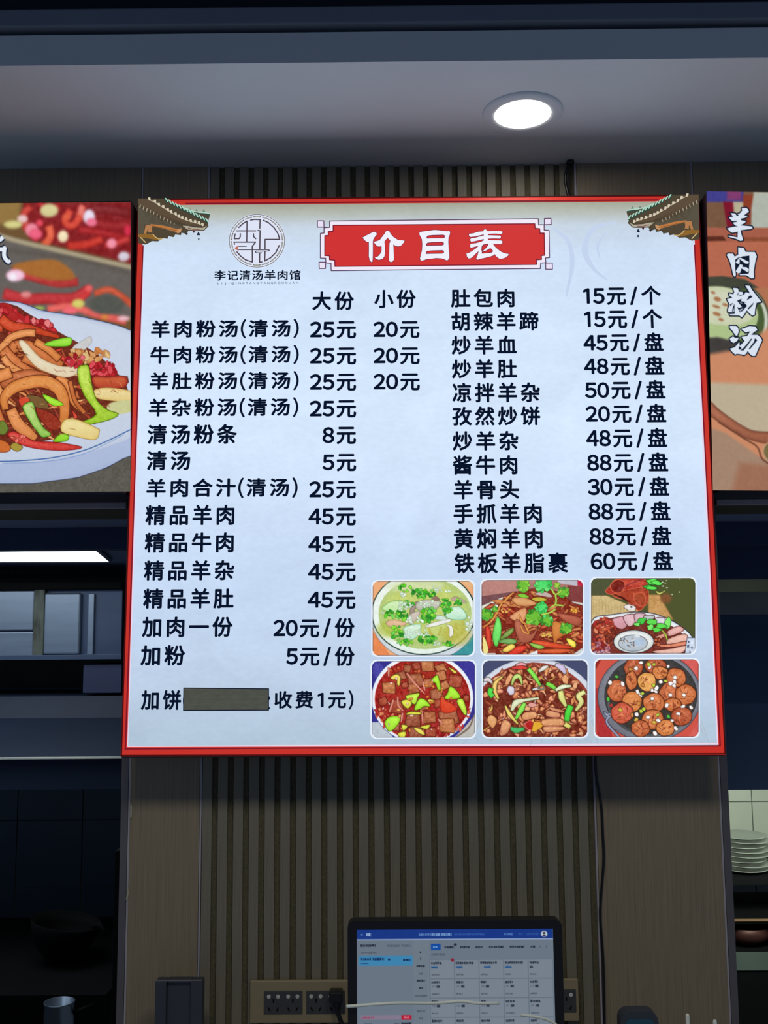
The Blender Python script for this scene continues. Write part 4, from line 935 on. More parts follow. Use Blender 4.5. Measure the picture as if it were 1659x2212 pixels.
for x, y, col in ((380, 320, 0), (260, 640, 0), (915, 140, 1), (840, 140, 1), (1080, 380, 1), (910, 440, 1), (730, 810, 1), (770, 785, 1), (1125, 890, 0), (965, 865, 1), (915, 970, 2), (660, 930, 2), (430, 790, 2), (700, 700, 3), (755, 440, 3), (580, 210, 3), (600, 860, 3), (745, 560, 1), (300, 730, 4)):
    c.blob(x, y, ru(20, 32), ru(16, 26), [(80, 200, 70), (190, 216, 70), (220, 186, 70), (216, 140, 66), (176, 60, 56)][col], ang=ru(0, 3), jag=0.25, n=8, ol=(60, 40, 16), ow=0.8)
PICS.append((c, 1286, 1425.5, 1509.5, 1593))
for c, x0, y0, x1, y1 in PICS:
    for e in ('a',):   # dark hairline round each picture
        d = np.minimum(np.minimum(c.X-x0, x1-c.X), np.minimum(c.Y-y0, y1-c.Y)); al = np.clip(1.6-d, 0, 1)[..., None]*0.55
        c.a = c.a*(1-al)+np.array((24, 20, 40))*al
    pale_rim(x0, y0, x1, y1)
    c.build('dish_picture', BP, PRINT, face, z=0.0010, corner=13)
# ------------------------------------------------------------------ picture light boxes left and right
YB = -0.145
def lightbox(name, label, quad, x0, x1, z0, z1, tilt=0.0):
    cx, cz = (x0+x1)/2, (z0+z1)/2
    t = thing(name, label, 'sign', (cx, YB, cz))
    w, h = x1-x0, z1-z0
    bm = bmesh.new(); box(bm, (-w/2-0.001, 0.0012, -h/2-0.004), (w/2+0.001, 0.13, h/2+0.004), 0.002); obj('case', bm, M['case_black'], t)
    return t, Panel(quad, w, h)
# left: noodles with beef on a white plate
zt = at(150, 438, YB)[2]; zb = at(150, 1063, YB)[2]; xr = at(275.5, 750, YB)[0]; xl = at(-160, 750, YB)[0]
lb, LP = lightbox('picture_sign', 'lit food picture of fried noodles with chillies, left of the price board', [(-160, 439), (284, 439), (-185, 1063), (270, 1063)], xl, xr, zb, zt)
c = Canvas(-160, 439, 284, 1063, (112, 84, 52), 1.0); c.zoom(0, 420, 3.352); c.nz *= 0.65
c.shape([(-600, 40), (130, 40), (120, 180), (0, 220), (-600, 260)], (150, 120, 68), soft=6); c.shape([(-600, 330), (0, 300), (400, 400), (960, 550), (960, 900), (-600, 900)], (104, 98, 94), soft=3)
c.shape([(150, 60), (980, 60), (980, 520), (700, 450), (420, 380), (200, 330), (130, 200)], (136, 34, 38), soft=4, nz=30)
for q, w, col in (([(200, 90), (150, 150), (170, 260)], 16, (190, 60, 50)), ([(260, 60), (330, 110), (420, 90)], 14, (168, 36, 40)), ([(500, 120), (460, 200), (520, 230), (600, 130)], 16, (206, 66, 50)), ([(600, 90), (560, 160)], 12, (216, 90, 70)), ([(340, 230), (350, 310), (300, 380)], 17, (214, 88, 60)), ([(480, 380), (620, 370), (740, 330)], 17, (186, 44, 34)), ([(700, 220), (830, 240), (940, 230)], 20, (140, 26, 30)), ([(560, 260), (700, 280), (930, 330)], 14, (160, 30, 34)),
                  ([(650, 110), (800, 120), (950, 150)], 20, (116, 26, 30)), ([(760, 380), (850, 360), (940, 330)], 12, (190, 52, 50)), ([(190, 260), (260, 330)], 16, (190, 40, 60)), ([(60, 560), (200, 600), (400, 650), (560, 640)], 18, (168, 44, 42)), ([(0, 720), (150, 760), (330, 760), (520, 760), (640, 700)], 24, (176, 40, 44)), ([(330, 840), (500, 820), (700, 880), (920, 930)], 16, (214, 86, 80)),
                  ([(560, 780), (620, 730), (650, 680)], 13, (200, 50, 50)), ([(680, 730), (790, 700), (900, 760), (980, 830)], 14, (190, 76, 50))):
    c.line(q, w, col, soft=2.2, hi=tuple(min(255, v+30) for v in col), hw=8, nz=18)
c.shape(sm([(60, 520), (250, 480), (420, 490), (540, 610), (380, 630), (200, 590)], 3), (170, 108, 50), soft=3)
c.ell(770, 810, 130, 70, (86, 88, 82), soft=4)
for x, y, rx, ry, col in ((340, 120, 70, 50, (206, 196, 140)), (210, 260, 50, 50, (230, 130, 150)), (640, 170, 45, 55, (226, 214, 232)), (660, 210, 40, 30, (236, 110, 140)), (445, 310, 40, 45, (240, 220, 180)), (90, 590, 70, 44, (240, 190, 214)), (70, 600, 34, 30, (246, 230, 246)), (810, 365, 38, 38, (240, 140, 160)), (900, 460, 45, 36, (206, 196, 210)), (140, 180, 40, 30, (226, 190, 190)), (70, 220, 70, 30, (206, 200, 130)),
                          (560, 800, 48, 34, (206, 196, 100)), (470, 170, 30, 24, (220, 90, 60)), (580, 120, 24, 40, (230, 120, 110)), (270, 210, 26, 26, (226, 70, 90)), (240, 290, 50, 40, (230, 90, 120)), (500, 850, 60, 26, (236, 100, 110)), (900, 910, 46, 20, (230, 180, 190)), (170, 730, 40, 24, (220, 130, 130)), (930, 270, 26, 40, (206, 40, 70)), (640, 690, 30, 26, (226, 90, 90)), (270, 830, 36, 12, (170, 200, 80)), (760, 900, 30, 18, (214, 130, 60))):
    c.ell(x, y, rx, ry, col, soft=3.0, hi=tuple(min(255, v+20) for v in col), hw=8, n=20)
c.line([(-400, 160), (0, 310), (400, 410), (960, 540)], 9, (172, 160, 132), soft=2, ol=(130, 120, 100)); c.line([(-400, 260), (0, 400), (500, 470), (940, 580)], 8, (92, 84, 76), soft=4, alpha=0.7)
c.blur(2.2)
c.shape([(-600, 2085), (960, 2085), (960, 1800), (-600, 1800)], (96, 98, 96), nz=20)
c.shape(sm([(-700, 2000), (-650, 900), (0, 780), (300, 850), (600, 900), (930, 990), (1000, 1100), (1000, 1850), (820, 1960), (560, 2050), (200, 2095), (-300, 2080)], 6), (168, 182, 216), ol=(40, 52, 90), ow=1.2, hi=(186, 200, 232), hw=12, nz=4)
c.shape(sm([(-700, 1800), (-650, 900), (0, 790), (300, 860), (600, 910), (960, 1010), (1050, 1200), (1000, 1700), (780, 1830), (400, 1920), (0, 1950), (-300, 1930)], 6), (196, 206, 226), soft=1.2, hi=(206, 216, 236), hw=10, nz=5)
c.line([(-200, 1930), (0, 1932), (200, 1925), (400, 1905), (600, 1860), (760, 1800), (1000, 1690)], 2.2, (44, 92, 160)); c.line([(0, 1945), (300, 1938), (600, 1885), (900, 1750)], 1.2, (120, 150, 200))
NO = [(206, 122, 60), (190, 102, 50), (214, 136, 76), (176, 90, 46)]
c.shape(sm([(-500, 900), (0, 800), (200, 880), (420, 1010), (640, 1130), (760, 1220), (910, 1380), (900, 1480), (700, 1620), (580, 1700), (430, 1760), (0, 1830), (-500, 1850)], 5), (112, 44, 28), ol=(80, 30, 20), nz=30)
c.shape(sm([(-300, 850), (0, 790), (100, 850), (220, 920), (360, 960), (400, 1020), (250, 1010), (0, 960), (-300, 980)], 4), (176, 38, 38), ol=(110, 20, 24), nz=20)
for _ in range(70):
    x = ru(-200, 390); y = ru(830, 1000)
    if y < 800+max(0, x)*0.4: continue
    c.blob(x, y, ru(14, 34), ru(10, 22), R_.choice([(206, 50, 56), (226, 90, 90), (160, 26, 34), (236, 130, 130)]), ang=ru(0, 3), jag=0.35, n=7, ol=(120, 16, 30), ow=0.9)
def nd(pts, w, col, hi=None):
    c.line(pts, w, col, ol=(86, 34, 18), ow=1.6, hi=hi or tuple(min(255, v+32) for v in col), hw=7, nz=16)
nd([(0, 960), (-150, 940), (-300, 1000)], 24, (190, 70, 40)); nd([(-20, 900), (60, 960), (200, 980), (420, 1040)], [20, 22, 18, 6], (190, 60, 30))
c.shape(sm([(590, 1070), (650, 1040), (660, 1080), (600, 1140), (560, 1180), (520, 1120)], 3), (206, 206, 206), ol=(150, 150, 150), ow=0.8)
cluster(c, 640, 1180, 150, 50, 26, [(206, 130, 70), (226, 190, 130), (220, 160, 100)], 14, 40, ol=(130, 70, 40))
for _ in range(150):
    x = ru(-150, 860); y = ru(1030, 1760)
    if y < 850+max(0, x)*0.66 or y > 1790-max(0, x-260)*0.42: continue
    a = ru(-0.4, 1.3); l = ru(26, 90); col = R_.choice(NO+[(160, 70, 40), (150, 50, 34), (226, 160, 100), (206, 60, 44)])
    c.line([(x-l*math.cos(a), y-l*math.sin(a)), (x+ru(-14, 14), y+ru(-14, 14)), (x+l*math.cos(a), y+l*math.sin(a))], [2, ru(4, 9), 3], col, ol=(74, 26, 16), ow=0.9, hi=tuple(min(255, v+34) for v in col), hw=4, nz=24)
for pts, w, col in (([(-200, 1250), (0, 1100), (60, 1040), (160, 1010), (240, 1010)], 15, NO[2]), ([(90, 1150), (80, 1100), (200, 1100), (330, 1190), (440, 1250)], 18, NO[1]), ([(240, 1070), (340, 1130), (420, 1200)], 15, NO[0]), ([(0, 1130), (80, 1210), (200, 1300), (330, 1340)], 24, NO[1]), ([(0, 1180), (60, 1250), (200, 1330)], 14, NO[2]), ([(150, 1190), (260, 1240), (350, 1310)], 16, NO[1]),
                    ([(0, 1400), (60, 1340), (180, 1310), (300, 1330), (400, 1390)], 20, NO[3]), ([(-300, 1450), (-100, 1350), (60, 1290)], 24, NO[0]), ([(-300, 1600), (-150, 1500), (0, 1420)], 26, NO[2]), ([(-300, 1750), (-120, 1650), (0, 1600)], 26, NO[1]), ([(400, 1330), (480, 1380), (520, 1500), (600, 1580)], [14, 15, 12, 10], NO[0]), ([(500, 1360), (540, 1500), (610, 1590)], 8, NO[1]),
                    ([(720, 1400), (800, 1380), (930, 1350)], [8, 16, 12], (190, 84, 50))):
    nd(pts, w, col)
c.shape(sm([(120, 1080), (160, 1070), (280, 1190), (420, 1250), (540, 1260), (560, 1300), (480, 1330), (380, 1310), (260, 1260), (180, 1180)], 4), (226, 206, 170), ol=(140, 110, 80), ow=1.0, hi=(236, 224, 196), hw=6)
c.shape(sm([(310, 1090), (400, 1060), (500, 1045), (510, 1080), (480, 1105), (360, 1105)], 3), (130, 214, 50), ol=(60, 120, 20), ow=1.0, hi=(170, 236, 80), hw=5)
cluster(c, 540, 1215, 70, 40, 16, [(200, 50, 60), (230, 110, 120), (160, 24, 40)], 14, 28, ol=(110, 10, 24)); cluster(c, 740, 1280, 110, 60, 30, [(190, 36, 44), (226, 80, 90), (160, 24, 34)], 16, 36, ol=(100, 10, 20))
c.shape(sm([(670, 1330), (780, 1330), (910, 1330), (915, 1400), (780, 1420), (690, 1400)], 3), (170, 50, 36), ol=(90, 20, 20), hi=(206, 100, 60), hw=6)
c.shape(sm([(680, 1430), (780, 1410), (960, 1440), (960, 1510), (800, 1500), (700, 1480)], 3), (226, 196, 120), ol=(150, 110, 60), hi=(240, 220, 160), hw=6)
c.shape(sm([(800, 1520), (960, 1500), (960, 1580), (850, 1600), (780, 1570)], 3), (206, 206, 150), soft=1.5)
nd([(430, 1700), (460, 1600), (450, 1480), (400, 1400), (300, 1360), (180, 1370), (70, 1410), (10, 1480), (20, 1560)], [12, 20, 24, 26, 26, 26, 24, 18, 14], (206, 118, 54), (230, 152, 84))
nd([(60, 1560), (110, 1660), (180, 1720), (250, 1770)], [22, 26, 24, 12], (206, 126, 66))
c.shape(sm([(180, 1460), (300, 1480), (340, 1550), (240, 1540)], 3), (120, 90, 50), ol=(60, 30, 16)); c.shape(sm([(250, 1560), (380, 1600), (440, 1690), (340, 1700)], 3), (150, 50, 32), ol=(80, 20, 16), nz=26)
c.shape(sm([(120, 1490), (170, 1470), (200, 1500), (150, 1540)], 3), (216, 76, 50), ol=(110, 30, 20))
c.shape(sm([(300, 1455), (370, 1480), (430, 1510), (450, 1530), (390, 1535), (340, 1510)], 3), (150, 224, 40), ol=(60, 110, 20), hi=(180, 240, 80), hw=4)
c.shape(sm([(150, 1540), (220, 1510), (250, 1600), (300, 1690), (360, 1740), (300, 1760), (260, 1720), (200, 1640)], 3), (130, 190, 70), ol=(50, 80, 20), ow=1.4, hi=(190, 220, 130), hw=5, nz=24)
c.shape(sm([(560, 1270), (600, 1245), (640, 1260), (660, 1380), (700, 1500), (780, 1570), (860, 1600), (790, 1640), (640, 1670), (580, 1660), (700, 1600), (620, 1480), (570, 1370)], 3), (150, 196, 40), ol=(70, 90, 16), ow=1.4, hi=(196, 226, 90), hw=6, nz=30)
c.shape(sm([(460, 1640), (560, 1640), (700, 1700), (720, 1720), (690, 1780), (560, 1760), (440, 1720)], 3), (226, 200, 120), ol=(150, 110, 50), hi=(240, 224, 160), hw=6)
c.shape(sm([(380, 1790), (430, 1740), (490, 1750), (480, 1785), (420, 1795)], 3), (130, 200, 30), ol=(50, 90, 10), hi=(160, 226, 60), hw=5)
c.shape(sm([(40, 1740), (80, 1720), (160, 1750), (240, 1790), (400, 1800), (590, 1835), (480, 1855), (330, 1850), (200, 1830), (90, 1790)], 3), (196, 44, 40), ol=(110, 16, 20), ow=1.2, hi=(226, 90, 80), hw=5, nz=26)
cluster(c, 130, 1760, 70, 26, 9, [(236, 130, 110), (226, 90, 80)], 8, 18, ol=(130, 20, 20))
c.shape(sm([(0, 1640), (40, 1700), (0, 1740), (-80, 1700)], 3), (110, 130, 50), ol=(50, 60, 20)); c.shape(sm([(-60, 1780), (20, 1790), (60, 1840), (20, 1865), (-80, 1850)], 3), (206, 110, 50), ol=(100, 40, 16)); c.shape(sm([(90, 1800), (150, 1830), (110, 1860), (60, 1830)], 3), (170, 150, 60), ol=(80, 60, 20))
c.shape([(-600, 2090), (220, 2095), (560, 2055), (780, 1985), (900, 1920), (960, 1900), (960, 2180), (-600, 2180)], (92, 90, 82), ol=(26, 36, 70), ow=1.0, nz=18)
for _ in range(150):
    x = ru(-150, 900); y = ru(1010, 1780)
    if y < 820+max(0, x)*0.62 or y > 1800-max(0, x-300)*0.35: continue
    a = ru(0, 1.2); l = ru(8, 26)
    c.line([(x-l*math.cos(a), y-l*math.sin(a)), (x, y+ru(-3, 3)), (x+l*math.cos(a), y+l*math.sin(a))], [0.4, ru(0.8, 1.8), 0.4], R_.choice([(244, 196, 140), (236, 160, 100), (120, 50, 26), (140, 60, 30), (90, 34, 22)]), nz=4, alpha=0.8)
# the end of a brushed character at the frame's edge
for w, col in ((15, (14, 26, 52)), (9, (232, 238, 248))):
    c.line([(-70, 395), (-10, 400), (18, 385)], [w, w, w], col); c.line([(8, 385), (5, 450), (35, 490), (52, 480)], [w, w, w, w*0.6], col); c.line([(-60, 300), (-30, 330), (-4, 310)], w, col)
PB = print_mat('backlit_photo', 0.95)
c.build('picture', LP, PB, lb, z=0.0012)
# right: characters over a soup bowl picture
zt2 = at(1600, 419, YB)[2]; zb2 = at(1600, 1056, YB)[2]; xl2 = at(1541, 740, YB)[0]; xr2 = at(1960, 740, YB)[0]
rb, RP = lightbox('picture_sign', 'lit food picture with a white brushed dish name, right of the price board', [(1530, 420), (1950, 410), (1547, 1057), (1985, 1050)], xl2, xr2, zb2, zt2)
c = Canvas(1530, 414, 1960, 1060, (178, 116, 84), 1.0); c.nz *= 0.6
c.shape([(1500, 400), (1990, 400), (1990, 520), (1500, 520)], (122, 88, 66), soft=2); c.shape([(1500, 405), (1612, 405), (1612, 436), (1500, 438)], (66, 64, 140), soft=1.5)
c.shape([(1575, 405), (1606, 405), (1606, 432), (1575, 432)], (130, 60, 110), soft=2.5)
c.shape([(1566, 436), (1590, 436), (1590, 490), (1574, 492)], (128, 22, 44), soft=1.4); c.shape([(1588, 436), (1615, 436), (1612, 470), (1590, 475)], (186, 178, 150), soft=2); c.shape([(1610, 420), (1646, 420), (1630, 480), (1600, 492), (1610, 460)], (140, 62, 40), soft=2); c.shape([(1634, 414), (1990, 414), (1990, 496), (1626, 500), (1628, 450)], (178, 184, 172), soft=2)
c.shape([(1500, 492), (1990, 488), (1990, 545), (1500, 540)], (168, 96, 74), soft=1.5, nz=10); c.shape([(1500, 512), (1564, 510), (1572, 520), (1500, 524)], (92, 44, 30), soft=1.2); c.shape([(1600, 512), (1990, 506), (1990, 520), (1600, 522)], (140, 76, 50), soft=1.5)
c.shape([(1500, 522), (1990, 516), (1990, 620), (1500, 620)], (184, 106, 80), soft=2, nz=8)
c.ell(1560, 690, 104, 92, (70, 76, 56), soft=1.5, nz=10); c.ell(1560, 690, 100, 88, (200, 206, 190), soft=1.0); c.ell(1556, 690, 96, 88, (72, 92, 52), soft=1.0, nz=10)
c.shape([(1500, 600), (1560, 596), (1610, 602), (1640, 620), (1600, 624), (1500, 622)], (66, 70, 58), soft=1.5)
c.ell(1546, 680, 92, 62, (196, 206, 166), soft=1.2, hi=(210, 214, 188), hw=14, nz=8); c.shape(sm([(1500, 690), (1540, 700), (1600, 700), (1636, 680), (1620, 716), (1560, 735), (1500, 730)], 4), (176, 196, 140), soft=2)
for x, y, rx, ry in ((1549, 646, 8, 5), (1546, 662, 9, 3), (1566, 658, 7, 3), (1547, 678, 9, 4), (1556, 690, 6, 3), (1540, 632, 5, 3)): c.ell(x, y, rx, ry, (168, 116, 80), soft=1.4, ang=0.3)
c.shape([(1500, 732), (1548, 728), (1600, 740), (1590, 770), (1500, 775)], (66, 62, 60), soft=2.5)
c.shape([(1500, 770), (1600, 752), (1680, 690), (1990, 640), (1990, 1100), (1500, 1100)], (206, 140, 104), soft=5, nz=6)
c.shape([(1500, 825), (1990, 840), (1990, 960), (1640, 950), (1540, 890), (1500, 880)], (190, 176, 150), soft=5, nz=6); c.shape([(1500, 915), (1560, 935), (1640, 990), (1990, 1040), (1990, 1100), (1500, 1100)], (166, 134, 112), soft=3, nz=8)
c.shape([(1590, 1000), (1990, 1030), (1990, 1100), (1560, 1100)], (160, 112, 88), soft=7)
c.line([(1520, 874), (1546, 898), (1590, 926), (1620, 940), (1670, 946), (1800, 950)], [22, 22, 19, 20, 26, 40], (134, 78, 56), ol=(76, 40, 30), ow=0.8, hi=(176, 110, 84), hw=7, nz=14)
c.line([(1545, 912), (1600, 946), (1630, 965), (1640, 990), (1660, 1005)], [2, 3, 3, 3, 3], (96, 54, 40)); c.ell(1680, 975, 36, 26, (120, 106, 66), ol=(206, 170, 140), ow=2)
c.blur(0.6)
# brushed white characters with a dark edge, traced as outlines
def T1(pts): return [(1540+x/12.286, 430+y/12.286) for x, y in pts]
def T2(pts): return [(1540+x/12.286, 600+y/12.286) for x, y in pts]
INKC, WHC = (12, 22, 44), (222, 232, 246)
def white(q): c.shape(q, WHC, z=False, soft=0.5, nz=6)
def dark(q): c.shape(q, INKC, z=False, soft=0.5, nz=2)
c.z = None
yang = T1([(515, 370), (640, 380), (680, 440), (745, 440), (700, 390), (760, 380), (830, 300), (820, 240), (940, 225), (985, 260), (1015, 330), (940, 370), (870, 435), (985, 440), (900, 490), (790, 515), (800, 560), (925, 575), (900, 620), (780, 690), (1080, 715), (1105, 760), (1050, 785), (780, 820), (790, 900), (840, 1080), (770, 1105), (650, 1050), (450, 1000), (450, 965), (690, 1010), (700, 860), (550, 890), (480, 850), (415, 775), (560, 735), (700, 715), (620, 690), (570, 620), (680, 600), (680, 570), (560, 585), (500, 530), (465, 480), (580, 465)])
rou = T1([(700, 1275), (850, 1290), (900, 1390), (1150, 1390), (1200, 1500), (1150, 1680), (1110, 1900), (1110, 2080), (1040, 2090), (900, 2010), (720, 2010), (740, 1980), (960, 1970), (975, 1880), (1000, 1640), (1000, 1490), (820, 1510), (700, 1570), (620, 1600), (610, 1860), (625, 2010), (585, 2060), (550, 2000), (500, 1750), (450, 1600), (385, 1480), (430, 1440), (560, 1440), (600, 1520), (700, 1470)])
c.shape(yang, WHC, z=False, ol=INKC, ow=2.6, soft=0.5, nz=5); c.shape(rou, WHC, z=False, ol=INKC, ow=2.6, soft=0.5, nz=5)
dark(T1([(615, 1600), (700, 1540), (1000, 1485), (1000, 1640), (975, 1960), (740, 1985), (610, 1900)]))
for q in ([(700, 1560), (760, 1545), (990, 1660), (960, 1700), (890, 1700)], [(620, 1680), (690, 1590), (735, 1590), (730, 1700), (690, 1710)], [(740, 1720), (820, 1740), (800, 1790), (920, 1800), (990, 1860), (940, 1930), (860, 1880), (780, 1830), (740, 1950), (680, 1960), (620, 1910), (680, 1820)]): white(T1(q))
fen = T2([(540, 260), (670, 270), (700, 360), (790, 365), (830, 420), (880, 370), (980, 390), (1010, 440), (960, 330), (880, 210), (870, 190), (1000, 200), (1040, 290), (1190, 480), (1300, 625), (1170, 650), (1130, 800), (1110, 960), (1050, 990), (980, 940), (900, 850), (800, 1000), (760, 1040), (690, 990), (440, 990), (430, 960), (570, 950), (560, 910), (390, 900), (390, 840), (440, 700), (370, 560), (520, 520), (440, 470), (430, 410), (540, 430), (570, 380)])
tang1 = T2([(430, 1270), (600, 1270), (660, 1330), (670, 1420), (620, 1540), (570, 1510), (500, 1400), (430, 1330)]); tang2 = T2([(420, 1610), (510, 1550), (580, 1590), (670, 1580), (620, 1670), (520, 1725), (450, 1680)])
tang3 = T2([(740, 1350), (850, 1320), (960, 1270), (1120, 1280), (1180, 1370), (1080, 1430), (1010, 1500), (1180, 1500), (1260, 1570), (1300, 1640), (1240, 1760), (1150, 1960), (1100, 2060), (1020, 2060), (950, 2000), (905, 1930), (850, 2010), (800, 2040), (720, 2020), (600, 2010), (560, 2030), (480, 1960), (420, 1880), (560, 1830), (680, 1690), (690, 1800), (820, 1670), (740, 1560), (900, 1530), (980, 1410), (850, 1440)])
for q in (fen, tang1, tang2, tang3): c.shape(q, WHC, z=False, ol=INKC, ow=2.6, soft=0.5, nz=5)
for q in ([(640, 600), (770, 545), (740, 610), (900, 640), (830, 650), (910, 730), (800, 860), (710, 910), (640, 770), (700, 790), (770, 760), (690, 660)], [(925, 800), (1090, 640), (1060, 720), (950, 830)], [(820, 370), (880, 370), (840, 430), (700, 480), (720, 450), (800, 430)], [(960, 480), (1010, 450), (1060, 500), (900, 590)], [(570, 680), (570, 930), (500, 900), (520, 780)], [(450, 700), (530, 655), (460, 760)], [(640, 470), (680, 370), (680, 440)],
          [(930, 1690), (1000, 1600), (1030, 1610), (900, 1790), (790, 1920), (700, 1920), (800, 1840)], [(1100, 1590), (1170, 1640), (960, 1890), (930, 1870), (1080, 1680)], [(670, 1800), (740, 1860), (690, 1900), (660, 1890)]): dark(T2(q))
for q in ([(690, 620), (800, 670), (740, 670)], [(690, 840), (820, 790), (720, 890)], [(510, 900), (560, 780), (560, 890)]): c.shape(T2(q), (170, 186, 206), z=False)
c.build('picture', RP, PB, rb, z=0.0012)
# thin folded film at the box corner
# ------------------------------------------------------------------ round ceiling lamp
p = at_z(1129, 246, ZS-0.003)
dl = thing('downlight', 'round white recessed ceiling lamp above the price board', 'lamp', (p[0], p[1], ZS))
bm = bmesh.new(); lathe(bm, [(0.0575, -0.0045), (0.0625, -0.0062), (0.078, -0.0055), (0.0815, -0.002), (0.0815, -0.0003), (0.0575, -0.0003), (0.0575, -0.0045)], seg=64); obj('trim_ring', bm, M['white_paint'], dl, True)
bm = bmesh.new(); lathe(bm, [(0.0, -0.0040), (0.056, -0.0040), (0.0573, -0.0036), (0.0573, -0.0004), (0.0, -0.0004)], seg=64); obj('diffuser', bm, M['lamp'], dl)
# ------------------------------------------------------------------ cables at the joint
def cable(name, label, pts, r, m, cat='cable', n=6):
    bm = bmesh.new(); tube(bm, smooth_path(pts, n), r); o = obj(name, bm, m, None, True); return tag(o, label, cat)
P = lambda x, y, Y: tuple(at(x, y, Y))
zc = at_z(1230, 352, ZS-0.001)
cable('cable', 'dark cable dropping from the ceiling to behind the top of the price board', [(P(1232, 352, -0.012)[0], -0.012, ZS-0.001), P(1223, 372, -0.015), P(1222, 395, -0.012), P(1228, 425, -0.012), P(1232, 470, -0.012)], 0.0035, M['black_plastic'])
bm = bmesh.new(); q = P(1232, 352, -0.012); lathe(bm, [(0.0, -0.001), (0.009, -0.001), (0.009, -0.007), (0.005, -0.011), (0.0, -0.011)], (q[0], -0.012, ZS), 20); tag(obj('cable_gland', bm, M['black_plastic'], None, True), 'small black cable gland in the ceiling edge above the dark cable', 'fitting')
cable('cable', 'thin dark cable running down the joint below the price board', [P(1286, 1600, -0.005), P(1287, 1665, -0.005), P(1292, 1700, -0.006), P(1299, 1745, -0.006), P(1302, 1800, -0.005), P(1304, 1860, -0.005), P(1298, 1940, -0.006), P(1297, 1990, -0.006), P(1303, 2080, -0.005), P(1306, 2230, -0.005), P(1307, 2300, -0.005)], 0.0028, M['black_plastic'])
# dried putty on the pier's left edge
for pts in ([(283, 1732), (286, 1745), (284, 1768), (281, 1766), (281, 1740)], [(277, 1915), (278, 1930), (275, 1946), (272, 1944), (274, 1925)]):
    bm = bmesh.new(); A = [bm.verts.new(P(x, y, -0.0035)) for x, y in pts]; B = [bm.verts.new(P(x, y, -0.0008)) for x, y in pts]
    bm.faces.new(A); bm.faces.new(B[::-1])
    for k in range(len(A)): bm.faces.new((A[k-1], A[k], B[k], B[k-1]))
    child(obj('putty_smear', bm, M['putty']), wall)
# ------------------------------------------------------------------ socket plates on the pier
def socket_plate(px0, px1, py0, py1, mods, label):
    a = at(px0, py0, 0); b = at(px1, py1, 0); x0, x1, z1, z0 = a[0], b[0], a[2], b[2]
    t = thing('socket_plate', label, 'socket', (x0, -0.0005, z0)); Wd, Ht = x1-x0, z1-z0
    bm = bmesh.new(); box(bm, (0, -0.009, 0), (Wd, -0.0003, Ht), 0.0025); obj('plate', bm, M['plate_gold'], t)
    mw = 0.0795; mh = Ht*0.54; mz = Ht*0.22
    for k in mods:
        mx = 0.029+k*(mw+0.0075)
        bm = bmesh.new(); box(bm, (mx, -0.0105, mz), (mx+mw, -0.0088, mz+mh), 0.0008); mo = obj('socket', bm, M['socket_grey'], t)
        for j in (0, 1):
            cx = mx+mw*(0.25+0.5*j)
            for s in (-1, 1):      # two flat pin openings above, with pale shutters
                bm = bmesh.new(); lathe(bm, [(0.0, -0.0011), (0.0036, -0.0008), (0.0042, 0), (0, 0)], (cx+s*0.0095, -0.0105, mz+mh*0.76), 14, 'y'); child_(obj('pin_shutter', bm, M['pin_white'], mo))
                bm = bmesh.new(); vs = box(bm, (-0.0013, -0.0006, -0.004), (0.0013, 0, 0.004)); bmesh.ops.rotate(bm, verts=bm.verts, matrix=Matrix.Rotation(s*0.5, 3, 'Y')); bmesh.ops.translate(bm, verts=bm.verts, vec=(cx+s*0.0085, -0.0105, mz+mh*0.22)); obj('pin_slot', bm, M['black_iron'], mo)
            bm = bmesh.new(); box(bm, (cx-0.0015, -0.0111, mz+mh*0.5), (cx+0.0015, -0.0105, mz+mh*0.66)); obj('pin_slot', bm, M['black_iron'], mo)
    return t, x0, z0
def child_(o): return o
sp1, sx, sz = socket_plate(541, 850, 2115, 2206, (0, 1, 2), 'pale gold socket plate on the slats left of the screen, with a black plug')
socket_plate(945, 1250, 2113, 2203, (1, 2), 'pale gold socket plate mostly hidden behind the screen, end showing at right')
# the plug and its cord
pl = thing('plug', 'black angled plug pushed into the left socket plate', 'plug', P(727, 2150, -0.012))
o0 = Vector(pl.location)
bm = bmesh.new(); a = Vector(P(712, 2136, -0.020)); b = Vector(P(741, 2160, -0.020)); box(bm, (a.x-o0.x, -0.028, b.z-o0.z), (b.x-o0.x, -0.0005, a.z-o0.z), 0.003); obj('body', bm, M['black_plastic'], pl)
bm = bmesh.new(); tube(bm, [Vector(q)-o0 for q in smooth_path([P(727, 2155, -0.030), P(728, 2175, -0.032), P(732, 2195, -0.034), P(739, 2215, -0.036), P(745, 2260, -0.05)], 5)], [0.0062]*6+[0.0045]*15); obj('cord', bm, M['black_plastic'], pl, True)
